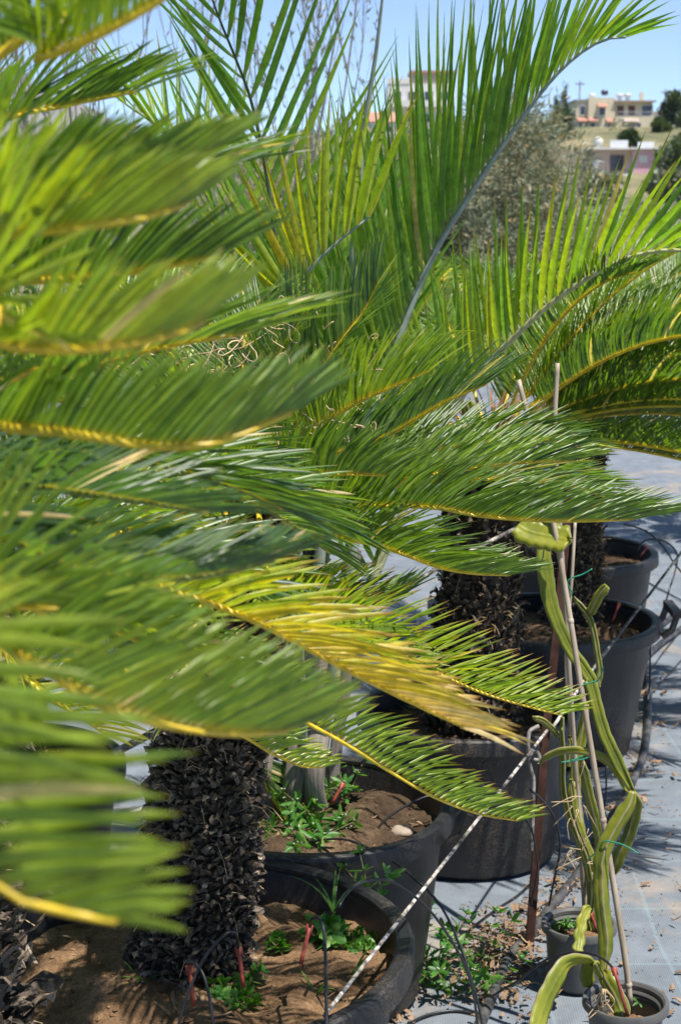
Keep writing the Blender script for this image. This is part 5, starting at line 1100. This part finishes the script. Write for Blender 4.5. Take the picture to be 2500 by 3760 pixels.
# ================================================================== WEEDS, LITTER, STONES
rw = random.Random(81)
def clump(name, label, base, n, h, spread, **kw):
    base = Vector(base); lst = []
    for k in range(n):
        a = rw.uniform(0, 6.28); q = spread * rw.uniform(.4, 1); hh = h * rw.uniform(.4, 1.05)
        lst.append([base, base + Vector((math.cos(a) * q * .5, math.sin(a) * q * .5, hh * .6)), base + Vector((math.cos(a) * q, math.sin(a) * q, hh))])
    return weed(name, label, lst, rw, **kw)
kw = dict(leafL=.036, leafW=.0105, step=.032, group='green weeds in the pots and on the mat')
sz = .34
clump('green_weed', 'spreading green weed at the left rim of the palm pot', G(*r5(330, 960), .365), 6, .065, .10, **kw)
clump('green_weed', 'green weed with white flower heads at the foot of the palm base', G(*r5(480, 890), .365), 4, .08, .08, **kw)
clump('green_weed', 'bushy weed along the front rim of the palm pot', G(*r5(560, 1000), .365), 5, .045, .11, **kw)
clump('green_weed', 'single star-shaped weed near the right rim of the palm pot', G(*r5(850, 930), .365), 2, .05, .03, **{**kw, 'leafL': .045})
clump('green_weed', 'weed with white buds leaning right of the palm base', G(*r5(640, 880), .365), 3, .08, .10, **kw)
clump('green_weed', 'shaded weed standing behind the red stake in the palm pot', G(*r5(820, 690), .37), 5, .10, .06, **kw)
for lab, x, y, n, h, s_ in (('tall weed trailing up the outside of the palm pot', 420, 470, 4, .12, .08), ('bright weed sprig standing beside the pot wall', 790, 830, 2, .10, .03), ('dense weed growing on the mat beside the largest pot', 900, 1130, 6, .15, .10), ('low weed at the foot of the largest pot', 1010, 1260, 4, .09, .09), ('weed growing among bark chips by the pipe', 1240, 1060, 5, .13, .11), ('sparse weed beside the black pipe', 1370, 1200, 3, .08, .07), ('small weed in shade under the big pot rim', 740, 1180, 5, .08, .06)):
    b = G(*r3(x, y), 0.0) if y > 800 else S(*r3(x - 60, y + 60), 2.98)
    clump('green_weed', lab, b, n, h, s_, **kw)
for lab, x, y in (('small green seedling in the largest pot below the red stakes', 1010, 1080), ('seedling with round leaves beside the trunk foot', 1140, 1010), ('seedling at the front of the largest pot', 1140, 1120), ('tiny seedling near the pot edge', 1300, 860)):
    clump('seedling', lab, G(*r7(x, y), .37), 4, .028, .03, leafL=.022, leafW=.012, step=.02, flower=False, group='seedlings in the largest pot')
clump('seedling', 'broad-leaved seedling beside the upright drip tube', G(*r3(30, 800), .37), 4, .05, .025, leafL=.04, leafW=.02, step=.03, flower=False, group='seedlings in the largest pot')
clump('seedling', 'creeping clover patch on the sunny soil', G(*r3(250, 800), .37), 14, .014, .05, leafL=.012, leafW=.010, step=.02, flower=False, group='seedlings in the largest pot')
clump('seedling', 'pair of seedlings in the corner pot', G(*r1(1140, 1290), .10), 5, .025, .025, leafL=.018, leafW=.006, step=.015, flower=False, group='seedlings in the small pots')
clump('seedling', 'seedlings in the second small pot', G(*r1(420, 540), .115), 5, .022, .03, leafL=.016, leafW=.006, step=.015, flower=False, group='seedlings in the small pots')
def grass(label, base, n, h, lean=.5):
    base = Vector(base); t = thing('grass_tuft', label, 'grass', base, 'grass tufts in the pots')
    for k in range(n):
        a = rw.uniform(0, 6.28); d = Vector((math.cos(a) * lean, math.sin(a) * lean, 1)).normalized(); g = Geo(); wd = d.cross(Vector((0, 0, 1))).normalized()
        leaflet(g, base, d, wd, h * rw.uniform(.6, 1.1), .006, Vector((math.cos(a) * .4, math.sin(a) * .4, -.35)), rw.uniform(.2, .8), PROF_P, .3); g.obj('blade', M['weed_leaf'], t)
grass('grass tuft with arching blades at the left foot of the thick trunk', G(*r7(660, 1010), .37), 6, .10)
grass('grass tuft rising at the back rim of the largest pot', G(*r3(50, 560), .375), 6, .12, .3)
grass('grass blade at the sunny edge of the largest pot', G(*r3(220, 1090), .37), 3, .07)
grass('grass blades beside the upright drip tube', G(*r7(1450, 1060), .37), 4, .08)
grass('small grass tuft on the soil behind the thick trunk', G(*r5(520, 1280), .37), 4, .04)
grass('thin grass in the second small pot', G(*r1(490, 560), .115), 4, .04)
def stone(label, c, r):
    g = Geo(); bm = bmesh.new(); bmesh.ops.create_icosphere(bm, subdivisions=2, radius=1.0); bm.verts.index_update(); c = Vector(c)
    sx, sy, szz = rw.uniform(.8, 1.2), rw.uniform(.7, 1.0), rw.uniform(.5, .75)
    g.add([c + Vector((v.co.x * r * sx, v.co.y * r * sy, v.co.z * r * szz)) * (1 + .25 * mnoise.noise(v.co * 1.6 + c * 9)) for v in bm.verts], [tuple(v.index for v in f.verts) for f in bm.faces]); bm.free()
    o = g.obj('stone', M['stone'], uv=False); recentre(o); tag(o, label, 'stone', 'stones in the palm pot')
stone('pale tan stone at the right rim of the palm pot', G(*r5(1225, 890), .375), .026); stone('small flat stone left of the tan one', G(*r5(1075, 930), .37), .014); stone('grey stone at the foot of the palm base', G(*r5(740, 895), .375), .018)
# bark chips and crumbs along the pipe
g = Geo(); curve = spline([G(x, y, 0) for x, y in pp], 80)
def chip(g, p, L, W):
    a = rw.uniform(0, 6.28); d = Vector((math.cos(a), math.sin(a), rw.gauss(0, .25))).normalized(); wd = d.cross(Vector((rw.gauss(0, .35), rw.gauss(0, .35), 1))).normalized()
    if rw.random() < .55: gbar(g, [p, p + d * L * .5 + Vector((0, 0, rw.uniform(0, .004))), p + d * L], W, .0010, wd)
    else: leaflet(g, p, d, wd, L * 1.3, W * 2.6, Vector((rw.gauss(0, .2), rw.gauss(0, .2), rw.uniform(0, .3))), .9, PROF_W, rw.uniform(-.5, .6))
spots = [(curve[i], s_, n_) for i, s_, n_ in ((6, .05, 120), (10, .06, 200), (14, .05, 160), (18, .05, 110), (23, .04, 60), (30, .05, 70), (37, .05, 60), (46, .05, 30), (55, .06, 25))] + [(G(1880, 3440), .05, 160), (G(1700, 3620), .07, 120), (G(1790, 3500), .05, 120), (G(2330, 2560), .06, 40)]
for c_, s_, n_ in spots:
    for k in range(n_):
        p = c_ + Vector((rw.gauss(0, s_), rw.gauss(0, s_), 0)); q = rw.random()
        chip(g, p + Vector((0, 0, .012 + rw.uniform(0, .010))), .004 + .030 * q ** 3, .0012 + .006 * q ** 2 * rw.random())
stuff(tag(g.obj('bark_chips', M['chip'], uv=False, smooth=False), 'tan bark chips and dry leaf litter scattered along the black pipe', 'litter'))
g = Geo()
for k in range(900):
    p = G(rw.uniform(1380, 2000), rw.uniform(3330, 3800), 0)
    if mnoise.noise(Vector((p.x * 6, p.y * 6, 5))) < .1: continue
    q = rw.random(); chip(g, p + Vector((0, 0, .013)), .004 + .03 * q ** 3, .001 + .006 * q ** 2 * rw.random())
for k in range(420):
    p = G(rw.uniform(2150, 2520), rw.uniform(1900, 3760), 0); q = rw.random(); chip(g, p + Vector((0, 0, .012)), .003 + .025 * q ** 5, .001 + .004 * q ** 3 * rw.random())
stuff(tag(g.obj('leaf_litter', M['chip'], uv=False, smooth=False), 'dry litter on the shaded mat between the pots', 'litter'))
